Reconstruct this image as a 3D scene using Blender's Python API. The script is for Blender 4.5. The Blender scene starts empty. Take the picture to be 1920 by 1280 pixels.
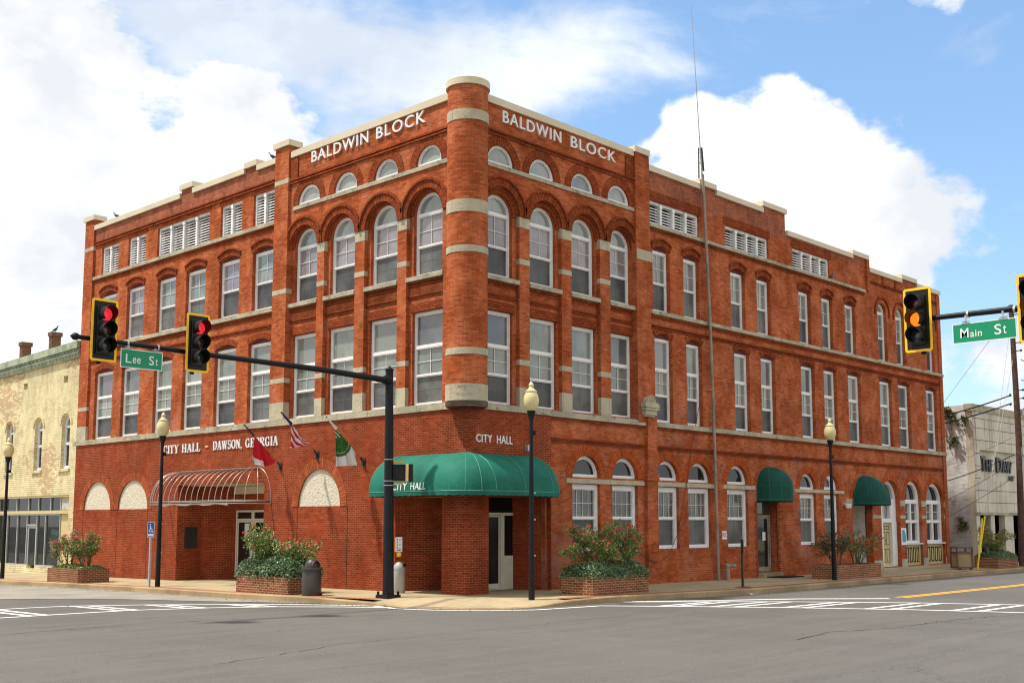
import bpy, math, random
from mathutils import Vector, Matrix
from mathutils.geometry import tessellate_polygon
random.seed(7)
R = math.radians
sc = bpy.context.scene
col = sc.collection

# ------------------------------------------------------------------ camera
cam = bpy.data.cameras.new('camera')
co = bpy.data.objects.new('camera', cam); col.objects.link(co)
co.location = (-22.3415, -23.1049, 2.0)
co.rotation_euler = (R(90 + 6.646), 0, R(43.67 - 90))
cam.sensor_width = 36; cam.lens = 2137 / 1920 * 36; cam.shift_y = 89.2 / 1920
cam.clip_start = .1; cam.clip_end = 3000
sc.camera = co

# ------------------------------------------------------------------ light
SUN = Vector((-.335, .262, .905)).normalized()      # direction to the sun
sun_el = math.asin(SUN.z); sun_az = math.atan2(SUN.y, SUN.x)
ld = bpy.data.lights.new('sun', 'SUN'); ld.energy = 4.0; ld.angle = R(2.4); ld.color = (1, .94, .84)
lo = bpy.data.objects.new('sun', ld); col.objects.link(lo)
lo.rotation_euler = SUN.to_track_quat('Z', 'Y').to_euler()
sc.view_settings.view_transform = 'Standard'; sc.view_settings.look = 'None'
sc.view_settings.exposure = .48; sc.view_settings.gamma = 1
sc.cycles.filter_width = 1.15

world = bpy.data.worlds.new('World'); sc.world = world; world.use_nodes = True
def build_world():
    nt = world.node_tree; N = nt.nodes; L = nt.links; N.clear()
    def nd(t, **k):
        n = N.new(t)
        for a, b in k.items(): setattr(n, a, b)
        return n
    def mth(op, a, b=None, c=None, clamp=False):
        n = nd('ShaderNodeMath', operation=op, use_clamp=clamp)
        for i, v in enumerate((a, b, c)):
            if v is None: continue
            if isinstance(v, (int, float)): n.inputs[i].default_value = v
            else: L.new(v, n.inputs[i])
        return n.outputs[0]
    out = nd('ShaderNodeOutputWorld'); bg = nd('ShaderNodeBackground')
    sky = nd('ShaderNodeTexSky', sky_type='NISHITA', sun_disc=False)
    sky.sun_elevation = sun_el; sky.sun_rotation = math.pi / 2 - sun_az
    sky.air_density = 1.0; sky.dust_density = .6; sky.ozone_density = 2.5
    geo = nd('ShaderNodeTexCoord')
    sep = nd('ShaderNodeSeparateXYZ'); L.new(geo.outputs['Generated'], sep.inputs[0])
    az = mth('MULTIPLY', mth('ARCTAN2', sep.outputs[1], sep.outputs[0]), 180 / math.pi)
    el = mth('MULTIPLY', mth('ARCSINE', sep.outputs[2]), 180 / math.pi)
    # warp of the cloud field
    nz = nd('ShaderNodeTexNoise'); nz.inputs['Scale'].default_value = 5.5; nz.inputs['Detail'].default_value = 9
    nz.inputs['Roughness'].default_value = .56
    mp = nd('ShaderNodeMapping'); mp.inputs['Scale'].default_value = (1, 1, 1.7); L.new(geo.outputs['Generated'], mp.inputs[0])
    L.new(mp.outputs[0], nz.inputs['Vector'])
    nf = nd('ShaderNodeTexNoise'); nf.inputs['Scale'].default_value = 17; nf.inputs['Detail'].default_value = 8
    nf.inputs['Roughness'].default_value = .6; L.new(mp.outputs[0], nf.inputs['Vector'])
    # streaks for the high thin cloud
    ms = nd('ShaderNodeMapping'); ms.inputs['Rotation'].default_value = (R(20), R(-14), R(5)); ms.inputs['Scale'].default_value = (2.6, 2.6, 7)
    L.new(geo.outputs['Generated'], ms.inputs[0])
    ns = nd('ShaderNodeTexNoise'); ns.inputs['Scale'].default_value = 2.6; ns.inputs['Detail'].default_value = 8
    ns.inputs['Roughness'].default_value = .62; ns.inputs['Distortion'].default_value = .5; L.new(ms.outputs[0], ns.inputs['Vector'])
    nw = nd('ShaderNodeTexNoise'); nw.inputs['Scale'].default_value = 7; nw.inputs['Detail'].default_value = 5; L.new(geo.outputs['Generated'], nw.inputs['Vector'])
    sw = nd('ShaderNodeSeparateColor'); L.new(nw.outputs['Color'], sw.inputs[0])
    az0, el0 = az, el
    az = mth('ADD', az, mth('MULTIPLY', mth('SUBTRACT', sw.outputs[0], .5), 11)); el = mth('ADD', el, mth('MULTIPLY', mth('SUBTRACT', sw.outputs[1], .5), 8))
    def blob(a, e, ra, re, w):
        dx = mth('MULTIPLY', mth('SUBTRACT', az, a), 1 / ra); dy = mth('MULTIPLY', mth('SUBTRACT', el, e), 1 / re)
        return mth('MULTIPLY', mth('EXPONENT', mth('MULTIPLY', mth('ADD', mth('MULTIPLY', dx, dx), mth('MULTIPLY', dy, dy)), -1)), w)
    def total(bl):
        s = None
        for b in bl:
            q = blob(*b); s = q if s is None else mth('ADD', s, q)
        return s
    # (azimuth, elevation, half width, half height, weight) of the cumulus masses, degrees
    cum = total([(67, 20.5, 5.5, 3.6, 1.1), (62, 12, 9, 6, 1.2), (70, 9, 10, 7, 1.0), (56.5, 13, 4.5, 5, .9), (66, 25, 5, 2.5, .55), (54, 8, 7, 6, .9), (61.6, 17.8, 1.8, 2.6, -.62), (57.6, 18.2, 3.4, 3.2, .95),
                 (29.6, 16.5, 5.0, 3.4, 1.1), (34.3, 17, 2.6, 3.3, .7), (25.8, 12.8, 4.2, 3.1, 1.0), (28.4, 20.2, 1.7, 1.6, .45), (31, 8, 6, 5, 1), (18.8, 7.2, 2.8, 2.0, .8), (15, 1, 14, 4, .9), (18.0, 10.3, 1.3, 1.0, .5),
                 (23, 25.3, 5, 1.3, .6), (19, 26, 4, 1.6, .6), (43, -1, 40, 4.5, 1.0), (85, 15, 9, 12, 1.1), (2, 24, 10, 6, .9)])
    dens = mth('ADD', mth('ADD', cum, mth('MULTIPLY', mth('SUBTRACT', nz.outputs['Fac'], .5), 1.25)), mth('MULTIPLY', mth('SUBTRACT', nf.outputs['Fac'], .5), .95))
    # far from the view the unseen clouds are plain noise, thickened to whiten ambient light
    away = nd('ShaderNodeMapRange', interpolation_type='SMOOTHSTEP'); L.new(el, away.inputs[0])
    away.inputs[1].default_value = 28; away.inputs[2].default_value = 45; away.inputs[3].default_value = 0; away.inputs[4].default_value = .60
    az2 = mth('ABSOLUTE', mth('SUBTRACT', az, 43.7))
    away2 = nd('ShaderNodeMapRange', interpolation_type='SMOOTHSTEP'); L.new(az2, away2.inputs[0])
    away2.inputs[1].default_value = 45; away2.inputs[2].default_value = 70; away2.inputs[3].default_value = 0; away2.inputs[4].default_value = .65
    dens = mth('ADD', dens, mth('MAXIMUM', away.outputs[0], away2.outputs[0]))
    mr = nd('ShaderNodeMapRange', interpolation_type='SMOOTHSTEP'); L.new(dens, mr.inputs[0])
    mr.inputs[1].default_value = .34; mr.inputs[2].default_value = .62
    cir = total([(49, 23.3, 11, 2.8, 1.15), (42, 21.3, 7.5, 2.2, 1.05), (58.5, 23.5, 6, 2.6, 1.0), (53.5, 18.5, 5, 2.2, .4), (21, 22, 2.6, 1.3, .5), (60, 17, 4, 3, .35), (19, 15, 3, 2, .35)])
    cm = nd('ShaderNodeMapRange', interpolation_type='SMOOTHSTEP')
    L.new(mth('ADD', mth('MULTIPLY', cir, .62), mth('MULTIPLY', mth('SUBTRACT', ns.outputs['Fac'], .5), 1.5)), cm.inputs[0])
    cm.inputs[1].default_value = .08; cm.inputs[2].default_value = .85; cm.inputs[4].default_value = .78
    fac = mth('MAXIMUM', mr.outputs[0], cm.outputs[0])
    # brightness inside the clouds
    nb = nd('ShaderNodeTexNoise'); nb.inputs['Scale'].default_value = 4.5; nb.inputs['Detail'].default_value = 5; L.new(mp.outputs[0], nb.inputs['Vector'])
    cr = nd('ShaderNodeMapRange'); L.new(mth('ADD', nb.outputs['Fac'], mth('MULTIPLY', mth('SUBTRACT', nf.outputs['Fac'], .5), .35)), cr.inputs[0])
    cr.inputs[1].default_value = .38; cr.inputs[2].default_value = .60
    cc = nd('ShaderNodeMix', data_type='RGBA'); L.new(cr.outputs[0], cc.inputs[0])
    cc.inputs[6].default_value = (.62, .645, .68, 1); cc.inputs[7].default_value = (.87, .865, .85, 1)
    sk = nd('ShaderNodeVectorMath', operation='SCALE'); L.new(sky.outputs[0], sk.inputs[0]); sk.inputs['Scale'].default_value = .145
    # a thin veil of humid air lifts the blue
    veil = nd('ShaderNodeMix', data_type='RGBA'); veil.inputs[0].default_value = .2
    L.new(sk.outputs[0], veil.inputs[6]); veil.inputs[7].default_value = (.30, .62, 1.0, 1)
    mx = nd('ShaderNodeMix', data_type='RGBA'); L.new(fac, mx.inputs[0]); L.new(veil.outputs[2], mx.inputs[6]); L.new(cc.outputs[2], mx.inputs[7])
    L.new(mx.outputs[2], bg.inputs[0]); bg.inputs[1].default_value = 1.0
    L.new(bg.outputs[0], out.inputs[0])
build_world()

# ------------------------------------------------------------------ helpers
FL = lambda u, z, n: Vector((-n, u, z))             # Lee Street front: plane X=0
FR = lambda u, z, n: Vector((u, -n, z))             # Main Street front: plane Y=0
FW = lambda x, z, y: Vector((x, y, z))

class MB:
    def __init__(s): s.v = []; s.f = []; s.uv = []; s.mi = []
    def face(s, pts, uvs=None, mi=0):
        b = len(s.v); s.v += [tuple(p) for p in pts]; s.f.append(tuple(range(b, b + len(pts)))); s.mi.append(mi)
        if uvs is None:
            p = [Vector(q) for q in pts]; n = Vector((0, 0, 0))
            for i in range(len(p)):
                a, c = p[i], p[(i + 1) % len(p)]
                n += Vector(((a.y - c.y) * (a.z + c.z), (a.z - c.z) * (a.x + c.x), (a.x - c.x) * (a.y + c.y)))
            if n.length > 0: n.normalize()
            if abs(n.z) > .75: uvs = [(q.x, q.y) for q in p]
            else:
                t = Vector((-n.y, n.x, 0)); t.normalize()
                if abs(t.x) > abs(t.y) and t.x < 0 or abs(t.y) >= abs(t.x) and t.y < 0: t = -t
                uvs = [(q.dot(t), q.z) for q in p]
        s.uv.append(uvs)
    def box(s, fr, u0, u1, z0, z1, n0, n1):
        P = lambda a, b, c: fr(a, b, c)
        q = [P(u0, z0, n0), P(u1, z0, n0), P(u1, z1, n0), P(u0, z1, n0), P(u0, z0, n1), P(u1, z0, n1), P(u1, z1, n1), P(u0, z1, n1)]
        for a in ((0, 1, 2, 3), (4, 5, 6, 7), (0, 1, 5, 4), (3, 2, 6, 7), (0, 3, 7, 4), (1, 2, 6, 5)): s.face([q[i] for i in a])
    def plate(s, fr, outer, holes=(), n0=-.3, n1=0, back=True, mi=0):
        loops = [outer] + list(holes); flat = [p for l in loops for p in l]
        tri = tessellate_polygon([[Vector((p[0], p[1], 0)) for p in l] for l in loops])
        for t in tri:
            s.face([fr(*flat[i], n1) for i in t], mi=mi)
            if back: s.face([fr(*flat[i], n0) for i in t], mi=mi)
        for l in loops:
            for i in range(len(l)):
                a, b = l[i], l[(i + 1) % len(l)]
                s.face([fr(*a, n0), fr(*b, n0), fr(*b, n1), fr(*a, n1)], mi=mi)
    def prism(s, pts, z0, z1, top=True, bottom=False):
        if top or bottom:
            for t in tessellate_polygon([[Vector((p[0], p[1], 0)) for p in pts]]):
                if top: s.face([(*pts[i], z1) for i in t])
                if bottom: s.face([(*pts[i], z0) for i in t])
        for i in range(len(pts)):
            a, b = pts[i], pts[(i + 1) % len(pts)]
            s.face([(*a, z0), (*b, z0), (*b, z1), (*a, z1)])
    def tube(s, path, r, seg=8, caps=True):
        path = [Vector(p) for p in path]; n = len(path)
        rs = r if isinstance(r, (list, tuple)) else [r] * n
        rings = []; up = None; acc = 0; accs = []
        for i, p in enumerate(path):
            d = (path[min(i + 1, n - 1)] - path[max(i - 1, 0)]).normalized()
            if up is None: up = Vector((0, 0, 1)) if abs(d.z) < .9 else Vector((1, 0, 0))
            a = d.cross(up).normalized(); up = a.cross(d).normalized()
            if i: acc += (p - path[i - 1]).length
            accs.append(acc)
            rings.append([p + (a * math.cos(2 * math.pi * k / seg) + up * math.sin(2 * math.pi * k / seg)) * rs[i] for k in range(seg)])
        b = len(s.v)
        for rg in rings: s.v += [tuple(q) for q in rg]
        for i in range(n - 1):
            for k in range(seg):
                k2 = (k + 1) % seg
                s.f.append((b + i * seg + k, b + i * seg + k2, b + (i + 1) * seg + k2, b + (i + 1) * seg + k)); s.mi.append(0)
                w = 2 * math.pi * max(rs[i], 1e-3) / seg
                s.uv.append([(k * w, accs[i]), ((k + 1) * w, accs[i]), ((k + 1) * w, accs[i + 1]), (k * w, accs[i + 1])])
        if caps:
            for rg in (rings[0], rings[-1]): s.face(rg)
    def lathe(s, c, prof, seg=24, a0=0, a1=2 * math.pi, sx=1, sy=1, M=None):
        c = Vector(c); full = abs(a1 - a0 - 2 * math.pi) < 1e-6
        b = len(s.v); m = seg if full else seg + 1; rm = max(r for r, z in prof)
        for r, z in prof:
            for k in range(m):
                a = a0 + (a1 - a0) * k / seg; q = Vector((r * math.cos(a) * sx, r * math.sin(a) * sy, z))
                if M: q = M @ q
                s.v.append(tuple(c + q))
        for i in range(len(prof) - 1):
            for k in range(seg):
                k2 = (k + 1) % m if full else k + 1
                s.f.append((b + i * m + k, b + i * m + k2, b + (i + 1) * m + k2, b + (i + 1) * m + k)); s.mi.append(0)
                w = (a1 - a0) * rm / seg; z0, z1 = prof[i][1], prof[i + 1][1]
                s.uv.append([(k * w, z0), ((k + 1) * w, z0), ((k + 1) * w, z1), (k * w, z1)])
        for idx in (0, len(prof) - 1):
            if prof[idx][0] > 1e-4 and full:
                s.face([s.v[b + idx * m + k] for k in range(m)])
    def ring(s, fr, cu, cz, r0, r1, n0, n1, a0=0, a1=math.pi, seg=24, sq=1.0):
        def P(r, a, n): return fr(cu + r * math.cos(a), cz + r * math.sin(a) * sq, n)
        for k in range(seg):
            a, b = a0 + (a1 - a0) * k / seg, a0 + (a1 - a0) * (k + 1) / seg
            rm = (r0 + r1) / 2; ua, ub = a * rm, b * rm
            s.face([P(r0, a, n1), P(r0, b, n1), P(r1, b, n1), P(r1, a, n1)], [(r0, ua), (r0, ub), (r1, ub), (r1, ua)])
            s.face([P(r1, a, n0), P(r1, b, n0), P(r1, b, n1), P(r1, a, n1)], [(n0, ua), (n0, ub), (n1, ub), (n1, ua)])
            s.face([P(r0, a, n0), P(r0, b, n0), P(r0, b, n1), P(r0, a, n1)], [(n0, ua), (n0, ub), (n1, ub), (n1, ua)])
        for a in (a0, a1): s.face([P(r0, a, n0), P(r1, a, n0), P(r1, a, n1), P(r0, a, n1)])
    def build(s, name, mat, parent=None, smooth=None, kind=None, label=None, loc=None):
        me = bpy.data.meshes.new(name); me.from_pydata(s.v, [], s.f)
        uvl = me.uv_layers.new(name='UVMap'); flat = [c for f in s.uv for p in f for c in p]
        uvl.data.foreach_set('uv', flat)
        mats = mat if isinstance(mat, (list, tuple)) else [mat]
        for m in mats: me.materials.append(m)
        if len(mats) > 1: me.polygons.foreach_set('material_index', s.mi)
        me.update()
        if smooth is not None:
            import bmesh
            bm = bmesh.new(); bm.from_mesh(me); bmesh.ops.remove_doubles(bm, verts=bm.verts, dist=1e-5)
            bmesh.ops.recalc_face_normals(bm, faces=bm.faces); bm.to_mesh(me); bm.free()
            me.polygons.foreach_set('use_smooth', [True] * len(me.polygons)); me.set_sharp_from_angle(angle=R(smooth))
        o = bpy.data.objects.new(name, me); col.objects.link(o)
        if parent:
            o.parent = parent
            o.matrix_parent_inverse = parent.matrix_basis.inverted() if parent.type == 'EMPTY' else Matrix.Identity(4)
        if kind: o['kind'] = kind
        if label: o['label'] = label
        return o

def split(mb, name, mat, parent, smooth=None):
    """builds every separate piece of mb as a part of its own"""
    key = {}; par = list(range(len(mb.f)))
    def find(i):
        while par[i] != i: par[i] = par[par[i]]; i = par[i]
        return i
    for i, f in enumerate(mb.f):
        for v in f:
            k = tuple(round(c * 2000) for c in mb.v[v])
            if k in key: a, b = find(i), find(key[k]); par[a] = b
            else: key[k] = i
    groups = {}
    for i in range(len(mb.f)): groups.setdefault(find(i), []).append(i)
    out = []
    for g in groups.values():
        m = MB()
        for i in g: m.face([mb.v[v] for v in mb.f[i]], mb.uv[i], mb.mi[i])
        out.append(m.build(name, mat, parent, smooth=smooth))
    return out

def thing(name, label, cat, loc=(0, 0, 0), group=None):
    o = bpy.data.objects.new(name, None); col.objects.link(o); o.location = loc; o.empty_display_size = .3
    o['label'] = label; o['category'] = cat
    if group: o['group'] = group
    return o
def tag(o, label, cat, group=None):
    o['label'] = label; o['category'] = cat
    if group: o['group'] = group
    return o

# ------------------------------------------------------------------ materials
class NT:
    def __init__(s, name):
        s.m = bpy.data.materials.new(name); s.m.use_nodes = True; s.N = s.m.node_tree.nodes; s.L = s.m.node_tree.links
        s.b = s.N['Principled BSDF']
    def nd(s, t, **k):
        n = s.N.new(t)
        for a, b in k.items(): setattr(n, a, b)
        return n
    def put(s, sock, v):
        if v is None: return
        if isinstance(v, (int, float)): sock.default_value = v
        elif isinstance(v, tuple): sock.default_value = v if len(v) == len(sock.default_value) else (*v, 1)
        else: s.L.new(v, sock)
    def math(s, op, a, b=None, c=None, clamp=False):
        n = s.nd('ShaderNodeMath', operation=op, use_clamp=clamp)
        for i, v in enumerate((a, b, c)): s.put(n.inputs[i], v)
        return n.outputs[0]
    def mix(s, f, a, b, mode='MIX'):
        n = s.nd('ShaderNodeMix', data_type='RGBA', blend_type=mode); s.put(n.inputs[0], f); s.put(n.inputs[6], a); s.put(n.inputs[7], b)
        return n.outputs[2]
    def noise(s, vec, scale, det=4, rough=.55, sc3=None, col=False, dist=0):
        if sc3:
            m = s.nd('ShaderNodeMapping'); s.L.new(vec, m.inputs[0]); m.inputs['Scale'].default_value = sc3; vec = m.outputs[0]
        n = s.nd('ShaderNodeTexNoise'); s.L.new(vec, n.inputs['Vector']); n.inputs['Scale'].default_value = scale
        n.inputs['Detail'].default_value = det; n.inputs['Roughness'].default_value = rough; n.inputs['Distortion'].default_value = dist
        return n.outputs['Color' if col else 'Fac']
    def rng(s, v, a, b, c=0, d=1, smooth=True):
        n = s.nd('ShaderNodeMapRange', interpolation_type='SMOOTHSTEP' if smooth else 'LINEAR'); s.put(n.inputs[0], v)
        for i, q in enumerate((a, b, c, d)): s.put(n.inputs[i + 1], q)
        return n.outputs[0]
    def pos(s): return s.nd('ShaderNodeNewGeometry').outputs['Position']
    def uv(s): return s.nd('ShaderNodeUVMap').outputs[0]
    def bump(s, h, strength=.3, dist=.01):
        n = s.nd('ShaderNodeBump'); n.inputs['Strength'].default_value = strength; n.inputs['Distance'].default_value = dist
        s.L.new(h, n.inputs['Height']); s.L.new(n.outputs[0], s.b.inputs['Normal'])

def plain(name, c, rough=.6, spec=.4, var=.12, scale=3, metal=0, bump=0, fine=None):
    t = NT(name); p = t.pos(); n = t.noise(p, scale, 5)
    f = t.rng(n, .3, .7, 1 - var, 1 + var)
    v = t.nd('ShaderNodeVectorMath', operation='SCALE'); v.inputs[0].default_value = c; t.L.new(f, v.inputs['Scale'])
    t.L.new(v.outputs[0], t.b.inputs['Base Color'])
    t.b.inputs['Roughness'].default_value = rough; t.b.inputs['Specular IOR Level'].default_value = spec; t.b.inputs['Metallic'].default_value = metal
    if bump: t.bump(t.noise(p, fine or 60, 4), bump, .01)
    return t.m

def brick(name, A, B, mort, h=.0677, ln=.215, mw=.010, patch=None, patch_col=None, dirt=None, dirt_col=(.1, .045, .03), bump=.35, mvar=None, cells=.35, mort_low=None):
    t = NT(name); uv = t.uv(); sp = t.nd('ShaderNodeSeparateXYZ'); t.L.new(uv, sp.inputs[0]); U, V = sp.outputs[0], sp.outputs[1]
    row = t.math('FLOOR', t.math('DIVIDE', V, h))
    off = t.math('MULTIPLY', t.math('FLOORED_MODULO', row, 2), .5)
    cu = t.math('ADD', t.math('DIVIDE', U, ln), off); colm = t.math('FLOOR', cu)
    fu = t.math('MULTIPLY', t.math('FRACT', cu), ln); fv = t.math('MULTIPLY', t.math('FRACT', t.math('DIVIDE', V, h)), h)
    mk = t.math('MAXIMUM', t.math('LESS_THAN', fu, mw), t.math('LESS_THAN', fv, mw))
    cv = t.nd('ShaderNodeCombineXYZ'); t.L.new(colm, cv.inputs[0]); t.L.new(row, cv.inputs[1])
    wn = t.nd('ShaderNodeTexWhiteNoise', noise_dimensions='3D'); t.L.new(cv.outputs[0], wn.inputs['Vector'])
    p = t.pos()
    c = t.mix(wn.outputs[0], A, B)
    # odd darker and paler single bricks
    s2 = t.nd('ShaderNodeSeparateColor'); t.L.new(wn.outputs['Color'], s2.inputs[0])
    c = t.mix(t.math('MULTIPLY', t.math('GREATER_THAN', s2.outputs[0], .93), cells), c, tuple(x * .5 for x in A))
    c = t.mix(t.math('MULTIPLY', t.math('LESS_THAN', s2.outputs[0], .05), cells), c, tuple(min(x * 1.7 + .03, .7) for x in B))
    if patch:
        pn = t.noise(p, patch[0], 3, .6)
        pm = t.math('GREATER_THAN', t.math('ADD', pn, t.math('MULTIPLY', t.math('SUBTRACT', s2.outputs[1], .5), .16)), patch[1])
        if patch[2] is not None:   # only within a height band (patches where repairs were made)
            zz = t.nd('ShaderNodeSeparateXYZ'); t.L.new(p, zz.inputs[0])
            pm = t.math('MULTIPLY', pm, t.rng(zz.outputs[2], patch[2], patch[2] + 1.2, 1, 0))
        c = t.mix(t.math('MULTIPLY', pm, .75), c, patch_col)
    n1 = t.noise(p, .55, 5, .6); n2 = t.noise(p, 2.2, 5, .6, sc3=(1, 1, .35))
    g = t.math('MULTIPLY', t.rng(n1, .3, .7, .84, 1.12), t.rng(n2, .3, .72, 1.08, .86))
    mo = mort if mvar is None else t.mix(t.rng(t.noise(p, 1.1, 4), .42, .62), mort, mvar)
    if mort_low:
        zz = t.nd('ShaderNodeSeparateXYZ'); t.L.new(p, zz.inputs[0]); mo = t.mix(t.rng(zz.outputs[2], .3, 1.5, 0, 1), mort_low, mo)
    c = t.mix(mk, c, mo)
    g = t.math('MULTIPLY', g, t.rng(t.noise(p, 2.6, 6, .7, sc3=(1, 1, .10)), .54, .76, 1.03, .84))
    vs = t.nd('ShaderNodeVectorMath', operation='SCALE'); t.L.new(c, vs.inputs[0]); t.L.new(g, vs.inputs['Scale']); c = vs.outputs[0]
    if dirt:   # soot and lichen in drips below ledges
        dn = t.noise(p, dirt[0], 6, .65, sc3=(1, 1, .45)); c = t.mix(t.rng(dn, dirt[1], dirt[1] + .16, 0, dirt[2]), c, dirt_col)
    t.L.new(c, t.b.inputs['Base Color']); t.b.inputs['Roughness'].default_value = .9; t.b.inputs['Specular IOR Level'].default_value = .08
    hh = t.math('ADD', t.math('MULTIPLY', mk, -1), t.math('MULTIPLY', t.noise(p, 40, 3), .5))
    hh = t.math('ADD', hh, t.math('MULTIPLY', s2.outputs[2], .35))
    t.bump(hh, bump, .008)
    return t.m

M = {}
M['old'] = brick('old_orange_brick', (.46, .118, .038), (.31, .062, .019), (.19, .058, .027), mw=.013, patch=(.45, .60, 5.6), patch_col=(.34, .14, .10), mvar=(.42, .20, .12),
                 dirt=(.8, .57, .45), dirt_col=(.13, .045, .022), bump=.5)
M['ring'] = brick('arch_brick', (.33, .068, .019), (.22, .040, .012), (.075, .024, .012), h=.078, ln=.24, mw=.018, dirt=(1.2, .52, .4), dirt_col=(.1, .05, .025))
M['ringo'] = brick('ground_floor_arch_brick', (.48, .10, .024), (.34, .06, .014), (.13, .036, .016), h=.078, ln=.29, mw=.016)
M['dark'] = brick('parapet_brick', (.33, .098, .050), (.24, .062, .032), (.40, .20, .13), mw=.010, dirt=(1.1, .52, .6), dirt_col=(.1, .04, .022))
M['new'] = brick('veneer_brick', (.26, .046, .016), (.18, .029, .010), (.43, .18, .09), mw=.011, mvar=(.27, .085, .038), bump=.3, cells=.3)
M['ringn'] = brick('veneer_arch_brick', (.38, .095, .034), (.31, .07, .026), (.12, .04, .022), h=.085, ln=.33, mw=.018)
M['plant'] = brick('planter_brick', (.24, .085, .04), (.14, .045, .025), (.42, .30, .18), mw=.014, ln=.2, bump=.6, cells=.7)
M['yel'] = brick('yellow_glazed_brick', (.76, .67, .41), (.65, .56, .33), (.36, .29, .16), h=.09, ln=.28, mw=.018, patch=(.24, .60, None), patch_col=(.52, .33, .20), bump=.3, cells=.1)
M['cornice'] = plain('weathered_green_metal', (.30, .34, .24), .7, .3, .25, 2.5)
M['whitebrick'] = brick('painted_white_brick', (.62, .60, .57), (.52, .49, .46), (.36, .34, .32), mw=.010, patch=(1.5, .67, None), patch_col=(.3, .2, .17), bump=.7, cells=.3)
M['chim'] = brick('chimney_brick', (.17, .085, .055), (.12, .085, .06), (.2, .15, .11))

def stone(name, a, b, moss=.3):
    t = NT(name); p = t.pos(); c = t.mix(t.rng(t.noise(p, 1.6, 6), .35, .65), a, b)
    c = t.mix(t.rng(t.noise(p, 3.2, 7, .65, sc3=(1, 1, 1.6)), .54, .68, 0, moss), c, (.10, .085, .045))
    sp = t.nd('ShaderNodeSeparateXYZ'); t.L.new(t.uv(), sp.inputs[0]); j = t.math('LESS_THAN', t.math('FRACT', t.math('DIVIDE', t.math('ADD', sp.outputs[0], .37), 1.13)), .014)
    c = t.mix(t.math('MULTIPLY', j, .6), c, (.08, .07, .05))
    t.L.new(c, t.b.inputs['Base Color']); t.b.inputs['Roughness'].default_value = .9; t.b.inputs['Specular IOR Level'].default_value = .12
    t.bump(t.noise(p, 14, 7, .65), .8, .03); return t.m
M['stone'] = stone('limestone', (.46, .41, .29), (.33, .30, .22), .6)
M['stone2'] = stone('pale_stone', (.50, .44, .31), (.40, .36, .26), .25)
M['coping'] = plain('cream_metal_coping', (.60, .52, .37), .5, .4, .06, 1)
M['white'] = plain('white_window_paint', (.74, .73, .71), .42, .45, .05, 4)
M['white2'] = plain('weathered_white_paint', (.72, .72, .71), .55, .35, .12, 3)
M['maroon'] = plain('maroon_board', (.13, .035, .035), .7, .3, .1)
M['cream'] = plain('cream_paint', (.62, .58, .46), .6, .3, .06)
M['ypaint'] = plain('pale_yellow_door_paint', (.55, .44, .21), .5, .4, .06)
M['flagpole'] = plain('varnished_pole', (.38, .15, .03), .5, .4, .1)
M['cart'] = plain('brown_bin_frame', (.13, .08, .065), .6, .3, .1)
M['litter'] = plain('dry_litter', (.42, .34, .22), .9, .1, .4, 9)
M['tar'] = plain('road_crack_dark', (.035, .032, .030), .9, .1, .3, 8)
M['munt'] = plain('screened_bar_grey', (.13, .13, .13), .6, .3, .05)
M['gap'] = plain('dark_gap', (.012, .011, .01), .9, .1, .1)  # near-black of joints, also painted as shade inside openings and recesses
M['inner'] = plain('dim_shop_interior', (.32, .31, .28), .9, .1, .5, .9)
M['roof'] = plain('roof_felt', (.14, .14, .14), .9, .2, .2)
M['black'] = plain('black_powder_coat', (.008, .009, .011), .5, .22, .2, 8)
M['blackm'] = plain('black_matte', (.010, .010, .010), .6, .2, .15)
M['signalblack'] = plain('signal_housing_black', (.008, .008, .008), .5, .3, .1)
M['yellow'] = plain('reflective_yellow', (1.0, .56, .004), .45, .4, .04)
M['amberpaint'] = plain('signal_yellow_enamel', (.72, .33, .02), .4, .5, .05)
M['palepaint'] = plain('faded_yellow_enamel', (.80, .52, .20), .4, .4, .05)
M['green'] = plain('sign_green', (.0, .25, .115), .4, .4, .03)
M['signwhite'] = plain('sign_white', (.80, .80, .78), .45, .4, .02)
M['steel'] = plain('galvanised_steel', (.42, .43, .43), .45, .5, .15, 12, metal=.4)
M['rustpipe'] = plain('grey_painted_pipe', (.27, .22, .17), .6, .3, .25, 2)
M['bracket'] = plain('bronze_bracket', (.035, .03, .028), .4, .5, .2)
M['bin'] = plain('brown_plastic', (.045, .034, .030), .42, .45, .1)
M['bingrey'] = plain('grey_metal_bin', (.36, .35, .32), .45, .5, .1, 5)
M['awnpipe'] = plain('awning_frame_silver', (.40, .35, .31), .35, .6, .12, 10, metal=.5)
M['plaque'] = plain('dark_bronze_plaque', (.03, .028, .027), .35, .5, .3, 20)
M['recfr'] = plain('grey_recessed_front', (.16, .155, .14), .7, .3, .35, .8)
M['soil'] = plain('soil', (.05, .03, .02), .95, .1, .3, 20)
M['bark'] = plain('woody_stem', (.13, .085, .05), .85, .2, .3, 20)
M['woodpole'] = plain('creosoted_wood', (.085, .05, .038), .85, .2, .3, 6)
M['wire'] = plain('wire_black', (.04, .035, .035), .6, .3, .1)
M['wiregrey'] = plain('wire_grey', (.35, .34, .32), .5, .4, .1)
M['cord'] = plain('dark_red_cable', (.10, .03, .02), .6, .3, .1)
M['guard'] = plain('yellow_plastic', (.80, .60, .03), .4, .4, .04)
M['redfl'] = plain('red_petals', (.72, .035, .07), .6, .2, .3, 30)
M['pinkfl'] = plain('pink_petals', (.75, .12, .16), .6, .3, .35, 30)
M['bluesign'] = plain('sign_blue', (.02, .09, .42), .4, .4, .03)
M['red'] = plain('sign_red', (.35, .01, .015), .5, .3, .03)
M['teal'] = plain('teal_poster', (.06, .34, .40), .5, .3, .03)
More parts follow.
